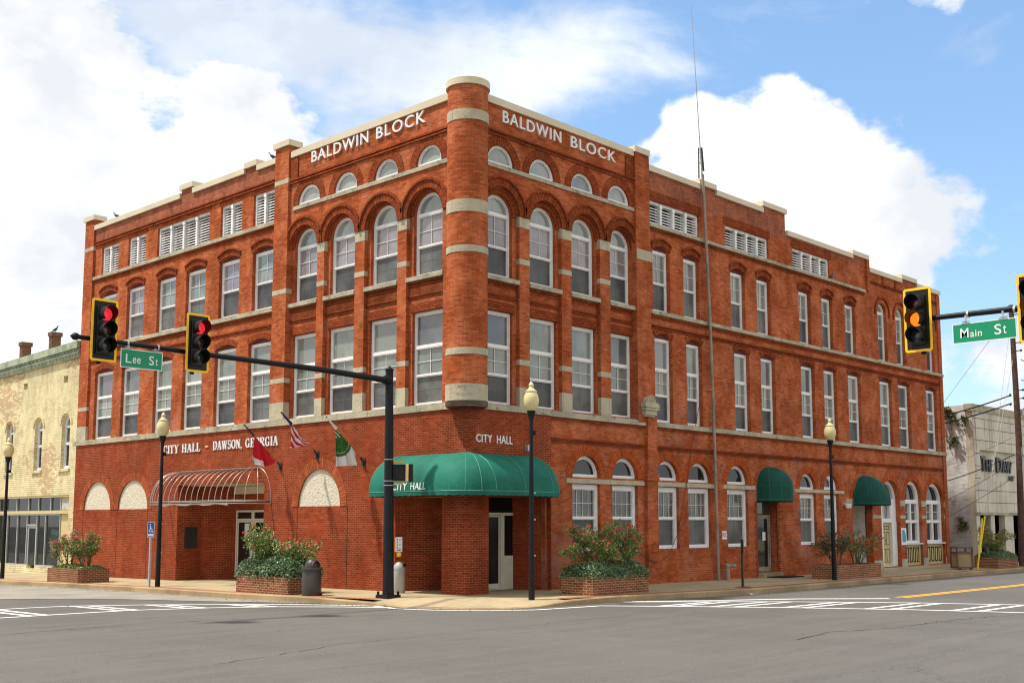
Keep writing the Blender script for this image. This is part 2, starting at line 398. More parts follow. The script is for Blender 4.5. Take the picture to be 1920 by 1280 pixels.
M['paper'] = plain('paper', (.68, .70, .74), .8, .2, .05)
M['metalpanel'] = None
def concrete(name, a, b, crack=.0, joint=None):
    t = NT(name); p = t.pos()
    c = t.mix(t.rng(t.noise(p, .7, 7, .6), .33, .67), a, b)
    c = t.mix(t.rng(t.noise(p, 9, 5, .6), .52, .75, 0, .35), c, tuple(x * .62 for x in b))
    h = t.noise(p, 70, 3)
    if joint:
        sp = t.nd('ShaderNodeSeparateXYZ'); t.L.new(p, sp.inputs[0])
        fx = t.math('MULTIPLY', t.math('FRACT', t.math('DIVIDE', sp.outputs[0], joint)), joint); fy = t.math('MULTIPLY', t.math('FRACT', t.math('DIVIDE', sp.outputs[1], joint)), joint)
        mk = t.math('MAXIMUM', t.math('LESS_THAN', fx, .018), t.math('LESS_THAN', fy, .018)); c = t.mix(t.math('MULTIPLY', mk, .65), c, (.13, .11, .08))
        h = t.math('ADD', h, t.math('MULTIPLY', mk, -2))
    t.L.new(c, t.b.inputs['Base Color']); t.b.inputs['Roughness'].default_value = .9; t.b.inputs['Specular IOR Level'].default_value = .2
    t.bump(h, .25, .01); return t.m
M['walk'] = concrete('sidewalk_concrete', (.42, .33, .20), (.32, .25, .15), joint=1.52)
M['curb'] = concrete('curb_concrete', (.42, .30, .165), (.27, .19, .105), joint=3.05)
M['oldroad'] = concrete('pale_pavement', (.30, .275, .23), (.23, .21, .18))
M['paver'] = brick('red_sidewalk_pavers', (.34, .12, .06), (.27, .09, .05), (.33, .22, .15), h=.1, ln=.2)
def asphalt():
    t = NT('asphalt'); p = t.pos()
    c = t.mix(t.rng(t.noise(p, .22, 6, .6, sc3=(1, .35, 1)), .32, .68), (.112, .104, .094), (.084, .078, .072))
    st = t.noise(p, .9, 5, .6, sc3=(.25, 2.2, 1), dist=.6)                    # worn wheel lanes
    c = t.mix(t.rng(st, .40, .66, 0, .5), c, (.128, .118, .106))
    c = t.mix(t.rng(t.noise(p, .5, 6, .7, sc3=(.12, 1.6, 1), dist=1.2), .60, .72, 0, .5), c, (.045, .043, .042))
    c = t.mix(t.rng(t.noise(p, 42, 4, .75), .47, .68, 0, .6), c, (.19, .178, .155)); c = t.mix(t.rng(t.noise(p, 30, 4, .75), .52, .7, 0, .5), c, (.040, .037, .035))
    vo = t.nd('ShaderNodeTexVoronoi'); t.L.new(p, vo.inputs['Vector']); vo.inputs['Scale'].default_value = 3.2
    sc_ = t.nd('ShaderNodeSeparateColor'); t.L.new(vo.outputs['Color'], sc_.inputs[0])
    spk = t.math('MULTIPLY', t.math('LESS_THAN', vo.outputs['Distance'], .035), t.math('GREATER_THAN', sc_.outputs[0], .80))
    c = t.mix(spk, c, (.5, .46, .38))
    vc = t.nd('ShaderNodeTexVoronoi', feature='DISTANCE_TO_EDGE'); vc.inputs['Scale'].default_value = .11
    mpp = t.nd('ShaderNodeMapping'); mpp.inputs['Scale'].default_value = (.55, 2.0, 1); mpp.inputs['Rotation'].default_value = (0, 0, R(-12)); t.L.new(p, mpp.inputs[0])
    wob = t.nd('ShaderNodeVectorMath', operation='ADD'); t.L.new(mpp.outputs[0], wob.inputs[0])
    wn = t.nd('ShaderNodeVectorMath', operation='SCALE'); t.L.new(t.noise(p, .8, 5, .6, col=True), wn.inputs[0]); wn.inputs['Scale'].default_value = 1.5
    t.L.new(wn.outputs[0], wob.inputs[1]); t.L.new(wob.outputs[0], vc.inputs['Vector'])
    c = t.mix(t.math('MULTIPLY', t.math('LESS_THAN', vc.outputs['Distance'], .0014), .4), c, (.03, .028, .027))
    t.L.new(c, t.b.inputs['Base Color']); t.b.inputs['Roughness'].default_value = .82; t.b.inputs['Specular IOR Level'].default_value = .3
    t.bump(t.noise(p, 120, 3), .35, .01); return t.m
M['asphalt'] = asphalt()
def roadpaint(name, c):
    t = NT(name); p = t.pos(); cc = t.mix(t.rng(t.noise(p, 4, 6, .75), .60, .78, 0, .45), c, (.16, .15, .14))
    t.L.new(cc, t.b.inputs['Base Color']); t.b.inputs['Roughness'].default_value = .7; return t.m
M['rpw'] = roadpaint('white_road_paint', (.74, .73, .70)); M['rpy'] = roadpaint('yellow_road_paint', (.72, .36, .04))
def glassmat(name, c, rough=.06, spec=.9, var=.25, tint=None, scale=.9):
    t = NT(name); p = t.pos(); n = t.noise(p, scale, 4, .6)
    cc = t.mix(t.rng(n, .3, .7), tuple(x * (1 - var) for x in c), tint or tuple(x * (1 + var) for x in c))
    t.L.new(cc, t.b.inputs['Base Color']); t.b.inputs['Roughness'].default_value = rough; t.b.inputs['Specular IOR Level'].default_value = spec
    t.b.inputs['IOR'].default_value = 1.5
    t.bump(t.noise(p, 1.6, 3), .04, .05); return t.m
M['g_up'] = glassmat('upper_sash_glass', (.19, .205, .185), tint=(.26, .29, .25))  # pale base colour puts the reflected sky into the upper panes
M['g_lilac'] = glassmat('painted_lilac_reflection', (.27, .225, .225), tint=(.27, .27, .28), scale=1.6)  # lilac sky reflection painted into the base colour
M['g_up2'] = glassmat('painted_grey_green_reflection', (.28, .30, .26), tint=(.22, .235, .225), scale=.6)  # this and the next vary the window reflections put into the colour
M['g_up3'] = glassmat('grey_upper_glass', (.11, .12, .125), tint=(.17, .18, .18), scale=.5)
M['g_scr'] = glassmat('insect_screen_glass', (.062, .064, .062), rough=.3, spec=.35, var=.45)
M['g_scr2'] = glassmat('screen_before_pale_curtain', (.11, .112, .105), rough=.3, spec=.35, var=.4)
M['g_moon'] = glassmat('fanlight_glass', (.25, .275, .255))  # base colour lightened to stand in for reflected sky
M['g_dark'] = glassmat('dark_ground_floor_glass', (.016, .016, .016), rough=.04, spec=.5)
M['g_black'] = glassmat('unlit_door_glass', (.010, .010, .010), rough=.25, spec=.15)
def blindsmat():
    t = NT('glass_with_blinds'); p = t.pos(); sp = t.nd('ShaderNodeSeparateXYZ'); t.L.new(p, sp.inputs[0])
    f = t.math('FRACT', t.math('DIVIDE', sp.outputs[2], .062)); m = t.rng(f, .35, .6)
    c = t.mix(m, (.03, .035, .03), (.22, .20, .15)); c = t.mix(t.rng(t.noise(p, .8, 3), .35, .6), c, (.045, .05, .045))
    t.L.new(c, t.b.inputs['Base Color']); t.b.inputs['Roughness'].default_value = .08; t.b.inputs['Specular IOR Level'].default_value = .8; return t.m
M['g_blind'] = blindsmat()
def clearglass():
    t = NT('clear_shop_glass'); tr = t.nd('ShaderNodeBsdfTransparent'); tr.inputs[0].default_value = (.55, .60, .58, 1)
    gl = t.nd('ShaderNodeBsdfGlossy'); gl.inputs['Roughness'].default_value = .02
    mx = t.nd('ShaderNodeMixShader'); fr = t.nd('ShaderNodeFresnel'); fr.inputs[0].default_value = 1.5
    mx.inputs[0].default_value = .13; t.L.new(tr.outputs[0], mx.inputs[1]); t.L.new(gl.outputs[0], mx.inputs[2])
    t.L.new(mx.outputs[0], t.N['Material Output'].inputs[0]); return t.m
M['clear'] = clearglass()
def awnmat(name, c, seam=None):
    t = NT(name); p = t.pos(); n = t.noise(p, 1.2, 5); cc = t.mix(t.rng(n, .3, .7), tuple(x * .82 for x in c), tuple(x * 1.2 for x in c))
    cc = t.mix(t.rng(t.noise(p, 30, 2), .72, .75), cc, (.35, .45, .4))
    t.L.new(cc, t.b.inputs['Base Color']); t.b.inputs['Roughness'].default_value = .7; t.b.inputs['Specular IOR Level'].default_value = .22
    t.bump(t.noise(p, 3.5, 5, .6, sc3=(1, 1, .5)), .5, .06); return t.m
M['awn'] = awnmat('green_awning_canvas', (.008, .125, .084)); M['seam'] = plain('awning_seam', (.06, .25, .19), .5, .4, .1)
M['awnd'] = awnmat('dark_green_awning_canvas', (.005, .062, .046)); M['seamd'] = plain('dark_awning_seam', (.02, .14, .11), .5, .4, .1)
def stucco():
    t = NT('cream_stucco'); p = t.pos(); c = t.mix(t.rng(t.noise(p, 12, 4), .35, .65), (.68, .62, .49), (.58, .52, .40))
    t.L.new(c, t.b.inputs['Base Color']); t.b.inputs['Roughness'].default_value = .9; t.bump(t.noise(p, 16, 4, .6), 1.0, .05); return t.m
M['stucco'] = stucco()
def leafmat(name, a, b, rough=.45):
    t = NT(name); p = t.pos(); c = t.mix(t.rng(t.noise(p, 26, 2), .35, .65), a, b)
    t.L.new(c, t.b.inputs['Base Color']); t.b.inputs['Roughness'].default_value = rough
    t.b.inputs['Subsurface Weight'].default_value = 0; t.b.inputs['Specular IOR Level'].default_value = .45; return t.m
M['leaf_rose'] = leafmat('rose_leaves', (.06, .12, .028), (.27, .32, .08))
M['leaf_low'] = leafmat('glossy_low_leaves', (.04, .09, .03), (.22, .31, .15), .32)
M['leaf_dry'] = leafmat('dry_weed_leaves', (.16, .14, .05), (.07, .09, .03))
def panelmat():
    t = NT('stained_marble_panels'); p = t.pos()
    c = t.mix(t.rng(t.noise(p, .6, 5), .35, .65), (.60, .55, .43), (.50, .46, .37))
    c = t.mix(t.rng(t.noise(p, 1.6, 6, .7, sc3=(1, 1, .06)), .52, .66, 0, .65), c, (.26, .17, .12))
    t.L.new(c, t.b.inputs['Base Color']); t.b.inputs['Roughness'].default_value = .55; return t.m
M['panel'] = panelmat()
M['acorn'] = None
def acorn():
    t = NT('acorn_globe_glass'); t.b.inputs['Base Color'].default_value = (.62, .54, .27, 1); t.b.inputs['Roughness'].default_value = .25
    t.b.inputs['Transmission Weight'].default_value = .0; t.b.inputs['Subsurface Weight'].default_value = .35; t.b.inputs['Subsurface Radius'].default_value = (.1, .08, .04); t.b.inputs['Specular IOR Level'].default_value = .6; return t.m
M['acorn'] = acorn()
def emit(name, c, s, base=(.2, .01, .01)):
    t = NT(name); t.b.inputs['Base Color'].default_value = (*base, 1); t.b.inputs['Emission Color'].default_value = (*c, 1); t.b.inputs['Emission Strength'].default_value = s
    t.b.inputs['Roughness'].default_value = .3; return t.m
M['redlit'] = emit('lit_red_lens', (1, .03, .05), .55); M['ambl'] = emit('lit_amber_lens', (1, .22, .01), .9, (.4, .1, .01))
M['lensr'] = plain('unlit_red_lens', (.06, .012, .01), .15, .7, .1); M['lensa'] = plain('unlit_amber_lens', (.07, .025, .015), .15, .7, .1); M['lensg'] = plain('unlit_green_lens', (.03, .04, .035), .15, .7, .1)

# ------------------------------------------------------------------ outline helpers
def rect(u0, u1, z0, z1): return [(u0, z0), (u1, z0), (u1, z1), (u0, z1)]
def semi(u0, u1, z0, zt, seg=20, ry=None):
    r = (u1 - u0) / 2; cu = (u0 + u1) / 2; ry = ry or r; zs = zt - ry
    pts = [(u0, z0), (u1, z0)] if zs > z0 + 1e-4 else []
    return pts + [(cu + r * math.cos(math.pi * k / seg), zs + ry * math.sin(math.pi * k / seg)) for k in range(seg + 1)]
def segm(u0, u1, z0, zt, rise=.17, seg=12):
    w = (u1 - u0) / 2; rr = (w * w + rise * rise) / (2 * rise); cz = zt - rr; cu = (u0 + u1) / 2; a = math.asin(w / rr)
    return [(u0, z0), (u1, z0)] + [(cu + rr * math.sin(a - 2 * a * k / seg), cz + rr * math.cos(a - 2 * a * k / seg)) for k in range(seg + 1)]

def window(par, fr, out, lights, nb=-.16, fd=.06, muntin=.017, mat='white', name='window', mdepth=.012, label=None):
    """out: outline of the frame; lights: (outline, pane material, columns, rows). One frame mesh, each light a pane child."""
    mb = MB()
    mb.plate(fr, out, [l[0] for l in lights], nb - .05, nb + fd, back=False)
    for pts, gm, nx, nz in lights:   # inner sash step and glazing bars
        us = [p[0] for p in pts]; zs = [p[1] for p in pts]; a, b, c, d = min(us), max(us), min(zs), max(zs)
        cu, cz = (a + b) / 2, (c + d) / 2; s = .028
        sx, sz = 1 - 2 * s / (b - a), 1 - 2 * s / (d - c)
        inn = [(cu + (p[0] - cu) * sx, cz + (p[1] - cz) * sz) for p in pts]
        mb.plate(fr, pts, [inn], nb - .05, nb + fd - .028, back=False)
        if len(pts) == 4 and gm != 'g_scr':
            for i in range(1, nx):
                x = a + (b - a) * i / nx; mb.box(fr, x - muntin / 2, x + muntin / 2, c, d, nb, nb + mdepth)
            for i in range(1, nz):
                z = c + (d - c) * i / nz; mb.box(fr, a, b, z - muntin / 2, z + muntin / 2, nb, nb + mdepth + .002)
    w = mb.build(name, M[mat], par, label=label)
    for pts, gm, nx, nz in lights:
        g = MB(); g.plate(fr, pts, [], nb - .03, nb - .008, back=False); pn_ = g.build('pane', M[gm], w)
        if gm == 'g_scr' and nx > 1:               # bars seen dimly behind the insect screen
            us = [p[0] for p in pts]; zs = [p[1] for p in pts]; a, b, c, d = min(us), max(us), min(zs), max(zs); g = MB()
            if random.random() < .3: pn_.data.materials[0] = M['g_scr2']
            [g.box(fr, a + (b - a) * q_ / nx - .007, a + (b - a) * q_ / nx + .007, c, d, nb - .008, nb - .004) for q_ in range(1, nx)]; g.box(fr, a, b, (c + d) / 2 - .009, (c + d) / 2 + .009, nb - .008, nb - .003)
            g.build('glazing_bars', M['munt'], w)
    return w
def text_mesh(txt, bold=.0, spacing=1.0, extrude=.1):
    cu = bpy.data.curves.new('txt', 'FONT'); cu.body = txt; cu.size = 1; cu.extrude = extrude; cu.offset = bold; cu.space_character = spacing; cu.resolution_u = 4
    o = bpy.data.objects.new('txt', cu); col.objects.link(o); bpy.context.view_layer.update()
    dg = bpy.context.evaluated_depsgraph_get(); me = bpy.data.meshes.new_from_object(o.evaluated_get(dg))
    vs = [tuple(v.co) for v in me.vertices]; fs = [tuple(p.vertices) for p in me.polygons]
    bpy.data.objects.remove(o); bpy.data.curves.remove(cu); bpy.data.meshes.remove(me); return vs, fs
def lettering(txt, P, u0, u1, z0, z1, n0, n1, mat, par, bold=.0, spacing=1.0, name='lettering', flip=False):
    """P(u, z, n) places the letters; the block of text is fitted to u0..u1, z0..z1"""
    vs, fs = text_mesh(txt, bold, spacing)
    xs = [v[0] for v in vs]; ys = [v[1] for v in vs]; zs = [v[2] for v in vs]
    a, b, c, d, e, f = min(xs), max(xs), min(ys), max(ys), min(zs), max(zs)
    mb = MB()
    pv = [P(u0 + (v[0] - a) / (b - a) * (u1 - u0), z0 + (v[1] - c) / (d - c) * (z1 - z0), n0 + (v[2] - e) / (f - e) * (n1 - n0)) for v in vs]
    for q in fs: mb.face([pv[i] for i in q])
    return mb.build(name, M[mat], par)

# ================================================================== the corner building
B = thing('city_hall_building', 'three storey red brick corner block with round corner turret, arched windows and green entrance awnings', 'building', (0, 0, 0))

def hood(mb, fr, c, zt, w, rise=.17, r=.20, n0=0, n1=.02, seg=12):
    """flat segmental arch ring over an opening of half width w with crown zt"""
    rr = (w * w + rise * rise) / (2 * rise); a = math.asin(w / rr)
    mb.ring(fr, c, zt - rr, rr, rr + r, n0, n1, math.pi / 2 - a, math.pi / 2 + a, seg)

# ---------------- Lee Street front (X = 0) ----------------
L2 = [(20.96, 22.53), (18.75, 20.22), (16.25, 17.62), (14.11, 15.47), (11.85, 13.25), (9.72, 11.08)]
L3 = [(20.92, 22.35), (18.62, 20.02), (16.18, 17.58), (14.05, 15.43), (11.78, 13.12), (9.62, 10.95)]
LOUV = [(20.89, 22.36, 2), (18.62, 20.06, 2), (13.88, 17.71, 4), (11.72, 13.12, 2), (9.64, 10.98, 2)]
holes = [segm(a, b, 5.42, 8.36, .16) for a, b in L2] + [segm(a, b, 9.36, 11.62, .16) for a, b in L3] + [rect(a, b, 12.4, 13.6) for a, b, n in LOUV]
mb = MB(); mb.plate(FL, [(9.2, 5.26), (23.4, 5.26), (23.4, 13.84), (9.2, 13.84)], holes, -.34, 0); mb.build('wall', M['old'], B)
mb = MB(); mb.plate(FL, [(9.2, 13.84), (23.4, 13.84), (23.4, 14.44), (15.95, 14.44), (15.95, 14.78), (15.1, 14.78), (15.1, 14.48), (11.5, 14.48), (11.5, 14.68), (10.78, 14.68), (10.78, 14.42), (9.2, 14.42)], [], -.30, .02)
mb.build('parapet', M['dark'], B)
mb = MB()                                        # piers
mb.box(FL, 22.97, 23.78, 5.26, 14.9, -.4, .10); mb.box(FL, 8.75, 9.55, 5.26, 14.88, -.4, .10)
split(mb, 'brick_pier', M['old'], B)
# corner bays: front arcade layer and the recessed layer behind it
LB = [(1.02, 2.66), (3.08, 4.68), (5.16, 6.78), (7.16, 8.76)]
LM = [(1.12, 2.24), (3.10, 4.24), (5.10, 6.30), (7.07, 8.30)]
SPR = 11.19
holes = [semi(a, b, 5.42, SPR + (b - a) / 2 * .98, ry=(b - a) / 2 * .98) for a, b in LB] + [semi(a, b, 12.70, 13.31, ry=.60) for a, b in LM]
mb = MB(); mb.plate(FL, [(.1, 5.26), (8.95, 5.26), (8.95, 14.44), (.1, 14.44)], holes, -.13, 0)
mb.build('wall', M['old'], B)
hb = []
LW = [(a + b) / 2 for a, b in LB]
for c in LW: hb += [rect(c - .67, c + .67, 5.42, 8.26), semi(c - .64, c + .64, 9.34, 11.89)]
mb = MB(); mb.plate(FL, [(.1, 5.26), (8.9, 5.26), (8.9, 12.55), (.1, 12.55)], hb, -.50, -.135)
mb.box(FL, .3, 8.9, 12.6, 14.3, -.5, -.40)
mb.build('recessed_wall', M['old'], B)
mb = MB()
for a, b in LB:                                   # big arch rings over the arcade
    c, r = (a + b) / 2, (b - a) / 2
    mb.ring(FL, c, SPR, r - .015, r + .22, -.02, .03, seg=28, sq=.98)
for a, b in LM: mb.ring(FL, (a + b) / 2, 12.71, (b - a) / 2, (b - a) / 2 + .30, -.02, .012, seg=22)
for c in LW:
    mb.ring(FL, c, 11.25, .64, .80, -.15, -.105, seg=20)
    mb.box(FL, c - .72, c + .72, 8.262, 8.52, -.15, -.10)
for a, b in L3: hood(mb, FL, (a + b) / 2, 11.62, (b - a) / 2, .16, .20, -.02, .025)
for a, b in L2: hood(mb, FL, (a + b) / 2, 8.36, (b - a) / 2, .16, .20, -.02, .010)
for a, b, n in LOUV: mb.box(FL, a - .1, b + .1, 13.602, 13.78 if n == 2 else 13.86, -.02, .012)
split(mb, 'brick_arch', M['ring'], B)
mb = MB()                                         # projecting hood courses
for a, b in LB:
    c, r = (a + b) / 2, (b - a) / 2; mb.ring(FL, c, SPR, r + .22, r + .29, -.02, .075, seg=28, sq=.98)
for a, b in L3:
    w = (b - a) / 2 + .06; hood(mb, FL, (a + b) / 2, 11.84, w, .19, .055, -.02, .07)
for z in (13.76, 13.86): mb.box(FL, 9.56, 22.96, z, z + .05, -.02, .05 + (z - 13.7) * .2)
for z in (13.50, 13.60): mb.box(FL, .5, 8.74, z, z + .055, -.02, .035 + (z - 13.4) * .15)
for z0, n in ((12.12, .03), (12.20, .06)): mb.box(FL, 9.56, 22.96, z0, z0 + .05, -.02, n)
for z0, n in ((9.04, .03), (9.13, .06), (8.72, .05), (8.64, .025)): mb.box(FL, 9.56, 22.96, z0, z0 + .055, -.02, n)
for a, b in LB:
    for z0, n in ((9.04, -.10), (9.13, -.07), (8.74, -.09), (8.66, -.115)): mb.box(FL, a, b, z0, z0 + .055, -.14, n)
mb.box(FL, 8.30, 8.74, 13.66, 14.38, -.02, .04); mb.box(FL, .45, .8, 13.66, 14.38, -.02, .04)
split(mb, 'string_course', M['ring'], B)
mb = MB()                                         # stone
mb.box(FL, .45, 23.86, 5.20, 5.40, -.1, .20); mb.box(FL, 9.57, 22.95, 9.20, 9.35, -.1, .09); mb.box(FL, 9.57, 22.95, 12.26, 12.39, -.1, .09)
for i, (a, b) in enumerate(LB): mb.box(FL, a + .005, b - .005, 9.20, 9.33, -.3, .035)
mb.box(FL, .45, 8.52, 12.55, 12.68, -.1, .05)
split(mb, 'sill_band', M['stone'], B)
mb = MB()
ps = [(2.66, 3.08), (4.68, 5.16), (6.78, 7.16)]
for a, b in ps:
    mb.box(FL, a - .004, b + .004, 10.86, 11.2, -.135, .006); mb.box(FL, a - .004, b + .004, 9.72, 9.88, -.135, .006)
    mb.box(FL, a - .004, b + .004, 6.66, 6.82, -.135, .006); mb.box(FL, a - .004, b + .004, 5.41, 6.0, -.135, .006)
for a, b, n in ((8.745, 9.555, .106), (22.965, 23.785, .106)):
    mb.box(FL, a, b, 9.72, 9.88, -.3, n) if a < 10 else None; mb.box(FL, a, b, 6.66, 6.82, -.3, n); mb.box(FL, a, b, 5.41, 6.0, -.3, n); mb.box(FL, a, b, 13.58, 13.74, -.3, n)
split(mb, 'stone_block', M['stone2'], B)
mb = MB()                                         # cap flashings
def cop(fr, a, b, z, h=.20, n=.10, back=-.42): mb.box(fr, a, b, z - h, z, back, n)
for a, b, z in ((15.96, 22.97, 14.66), (15.06, 16.0, 14.97), (11.52, 15.06, 14.69), (10.74, 11.54, 14.86), (9.56, 10.74, 14.64)): cop(FL, a, b, z)
cop(FL, 8.68, 9.62, 15.10, .2, .17); cop(FL, 22.9, 23.86, 15.12, .2, .17); cop(FL, .3, 8.68, 14.66, .22, .07)
# ---------------- Main Street front (Y = 0) ----------------
steps = [(8.62, 12.78, 14.28), (11.74, 12.78, 14.46), (12.78, 17.82, 14.28), (16.1, 17.85, 14.55), (17.86, 24.95, 13.69), (23.48, 24.95, 13.85), (24.96, 29.86, 13.33), (28.26, 29.86, 13.52), (29.87, 32.45, 13.34)]
cop(FR, .3, 7.82, 14.62, .22, .07); cop(FR, 7.76, 8.60, 14.74, .2, .17)
cop(FR, 8.61, 11.74, 14.28); cop(FR, 11.70, 12.80, 14.46); cop(FR, 12.81, 16.1, 14.28); cop(FR, 16.06, 17.88, 14.55); cop(FR, 17.89, 23.46, 13.69)
cop(FR, 23.43, 24.97, 13.86); cop(FR, 24.98, 28.26, 13.33); cop(FR, 28.23, 29.88, 13.53); cop(FR, 29.89, 32.5, 13.34)
split(mb, 'coping', M['coping'], B)

R2 = [(8.93, 9.96), (10.80, 11.76), (13.88, 14.93), (15.74, 16.78), (18.78, 19.88), (20.65, 21.74), (22.75, 23.90), (25.72, 26.90), (27.58, 28.78), (30.56, 31.74)]
R3 = [(8.88, 9.88), (10.70, 11.68), (13.74, 14.74), (15.57, 16.57), (18.76, 19.72), (20.64, 21.58), (22.68, 23.62)]
R3A = [(25.75, 26.66), (27.58, 28.50), (30.80, 31.72)]
RLV = [(8.66, 11.74), (13.44, 16.52), (18.37, 21.44)]
holes = [segm(a, b, 5.38, 8.46, .17) for a, b in R2] + [segm(a, b, 9.22, 11.53, .16) for a, b in R3] + [semi(a, b, 9.22, 11.88) for a, b in R3A] + [rect(a, b, 12.26, 13.09) for a, b in RLV]
mb = MB(); mb.plate(FR, [(8.3, 5.262), (32.45, 5.262), (32.45, 13.16), (24.96, 13.16), (24.96, 13.30), (8.3, 13.30)], holes, -.34, 0)
mb.build('wall', M['old'], B)
mb = MB()
mb.plate(FR, [(8.3, 13.3), (24.95, 13.3), (24.95, 13.68), (23.5, 13.68), (23.5, 13.50), (17.84, 13.50), (17.84, 14.36), (16.1, 14.36), (16.1, 14.1), (12.78, 14.1), (12.78, 14.28), (11.74, 14.28), (11.74, 14.1), (8.3, 14.1)], [], -.34, .004)
mb.box(FR, 28.26, 29.86, 13.16, 13.34, -.34, .004)
mb.build('parapet', M['dark'], B)
# pale brick of the far half is the same red; ground floor of this front
G1 = [(4.57, 5.93), (6.54, 7.88), (8.87, 10.21), (10.76, 12.15), (13.21, 14.61), (18.40, 19.69), (20.35, 21.58)]
g_holes = []
for a, b in G1:
    r = (b - a) / 2; zt = 4.09 if a < 15 else 3.95
    g_holes += [semi(a, b, zt - r * 1.02, zt, ry=r * 1.02), rect(a, b, 1.09, 3.19 if a < 15 else 3.13)]
DOOR1 = (15.22, 16.62); g_holes += [semi(*DOOR1, -.02, 3.95)]
DOOR2 = (22.80, 24.56); g_holes += [semi(*DOOR2, -.02, 3.75)]
DOOR3 = (25.43, 27.28); g_holes += [semi(*DOOR3, .04, 3.87, ry=.92)]
G8 = (27.82, 29.54); G9 = (30.04, 32.02); g_holes += [semi(*G8, .04, 3.91, ry=.86), semi(*G9, .04, 3.86, ry=.95)]
mb = MB(); mb.plate(FR, [(3.30, -.4), (32.45, -.4), (32.45, 5.26), (3.30, 5.26)], g_holes, -.34, -.002); mb.build('wall', M['old'], B)
mb = MB()
mb.box(FR, 7.84, 8.62, 5.3, 14.54, -.4, .10)                      # pier beside the corner bays
mb.box(FR, 8.26, 8.84, -.4, 3.36, -.1, .13); mb.box(FR, 8.22, 8.88, 3.36, 3.62, -.1, .16); mb.box(FR, 8.30, 8.82, 3.62, 5.52, -.1, .14)
mb.box(FR, 24.72, 24.98, 12.24, 13.67, -.1, .09); mb.box(FR, 32.1, 32.46, -.3, 13.1, -.1, .05)
split(mb, 'brick_pier', M['old'], B)
RB = [(.62, 2.19), (2.64, 4.12), (4.59, 6.02), (6.54, 7.88)]
RM = [(.79, 1.93), (2.62, 3.78), (4.58, 5.72), (6.44, 7.60)]
holes = [semi(a, b, 5.42, 11.18 + (b - a) / 2, ry=(b - a) / 2) for a, b in RB] + [semi(a, b, 12.60, 13.21, ry=.60) for a, b in RM]
mb = MB(); mb.plate(FR, [(.1, 5.262), (7.95, 5.262), (7.95, 14.4), (.1, 14.4)], holes, -.13, 0); mb.build('wall', M['old'], B)
hb = []; RW = [1.40, 3.38, 5.30, 7.21]
for c in RW: hb += [rect(c - .62, c + .62, 5.40, 8.20), semi(c - .60, c + .60, 9.22, 11.74)]
mb = MB(); mb.plate(FR, [(.1, 5.26), (8.0, 5.26), (8.0, 12.5), (.1, 12.5)], hb, -.50, -.135); mb.box(FR, .5, 8.0, 12.55, 14.3, -.5, -.40)
mb.build('recessed_wall', M['old'], B)
mb = MB()
for a, b in RB: mb.ring(FR, (a + b) / 2, 11.18, (b - a) / 2 - .015, (b - a) / 2 + .22, -.02, .03, seg=28)
for a, b in RM: mb.ring(FR, (a + b) / 2, 12.61, (b - a) / 2, (b - a) / 2 + .30, -.02, .012, seg=22)
for c in RW: mb.ring(FR, c, 11.14, .60, .75, -.15, -.105, seg=20); mb.box(FR, c - .68, c + .68, 8.202, 8.46, -.15, -.10)
for a, b in R3: hood(mb, FR, (a + b) / 2, 11.53, (b - a) / 2, .16, .19, -.02, .025)
for a, b in R2: hood(mb, FR, (a + b) / 2, 8.46, (b - a) / 2, .17, .21, -.02, .010)
for a, b in RLV: mb.box(FR, a - .12, b + .12, 13.092, 13.42, -.02, .014)
split(mb, 'brick_arch', M['ring'], B)
mb = MB()
for a, b in G1[:7]:
    r = (b - a) / 2; zt = 4.09 if a < 15 else 3.95; mb.ring(FR, (a + b) / 2, zt - r * 1.02, r, r + .29, -.02, .012, seg=24)
for (a, b), zt in ((DOOR1, 3.95), (DOOR2, 3.75), (DOOR3, 3.87), (G8, 3.91), (G9, 3.86)):
    r = (b - a) / 2; mb.ring(FR, (a + b) / 2, zt - r, r, r + .23, -.02, .012, seg=24)
split(mb, 'brick_arch', M['ringo'], B)
mb = MB()
for a, b in RB: mb.ring(FR, (a + b) / 2, 11.18, (b - a) / 2 + .22, (b - a) / 2 + .29, -.02, .075, seg=28)
for a, b in R3: hood(mb, FR, (a + b) / 2, 11.74, (b - a) / 2 + .06, .19, .055, -.02, .07)
for a, b in R3A: mb.ring(FR, (a + b) / 2, 11.42, (b - a) / 2 + .22, (b - a) / 2 + .28, -.02, .06, a0=-.2, a1=math.pi + .2)
for z in (13.46, 13.56): mb.box(FR, .5, 7.83, z, z + .055, -.02, .035 + (z - 13.4) * .15)
for z0, n in ((11.98, .03), (12.06, .06)): mb.box(FR, 8.64, 24.5, z0, z0 + .05, -.02, n)
for z0, n in ((12.62, .03), (12.70, .06)): mb.box(FR, 24.99, 32.09, z0, z0 + .05, -.02, n)
for z0, n in ((8.92, .03), (9.0, .06), (8.58, .03), (8.66, .07)): mb.box(FR, 8.64, 32.09, z0, z0 + .06, -.02, n)
for a, b in RB:
    for z0, n in ((8.92, -.10), (9.0, -.07), (8.64, -.09), (8.56, -.115)): mb.box(FR, a, b, z0, z0 + .055, -.14, n)
for z0, n in ((5.12, .06), (4.42, .035), (4.51, .07)): mb.box(FR, 8.90, 32.09, z0, z0 + .06, -.02, n); mb.box(FR, 3.44, 8.24, z0, z0 + .06, -.02, n)
mb.box(FR, 7.4, 7.82, 13.62, 14.34, -.02, .04); mb.box(FR, 26.3, 26.45, 12.8, 13.1, -.02, .04); mb.box(FR, 27.6, 27.75, 12.8, 13.1, -.02, .04)
split(mb, 'string_course', M['ring'], B)
mb = MB()
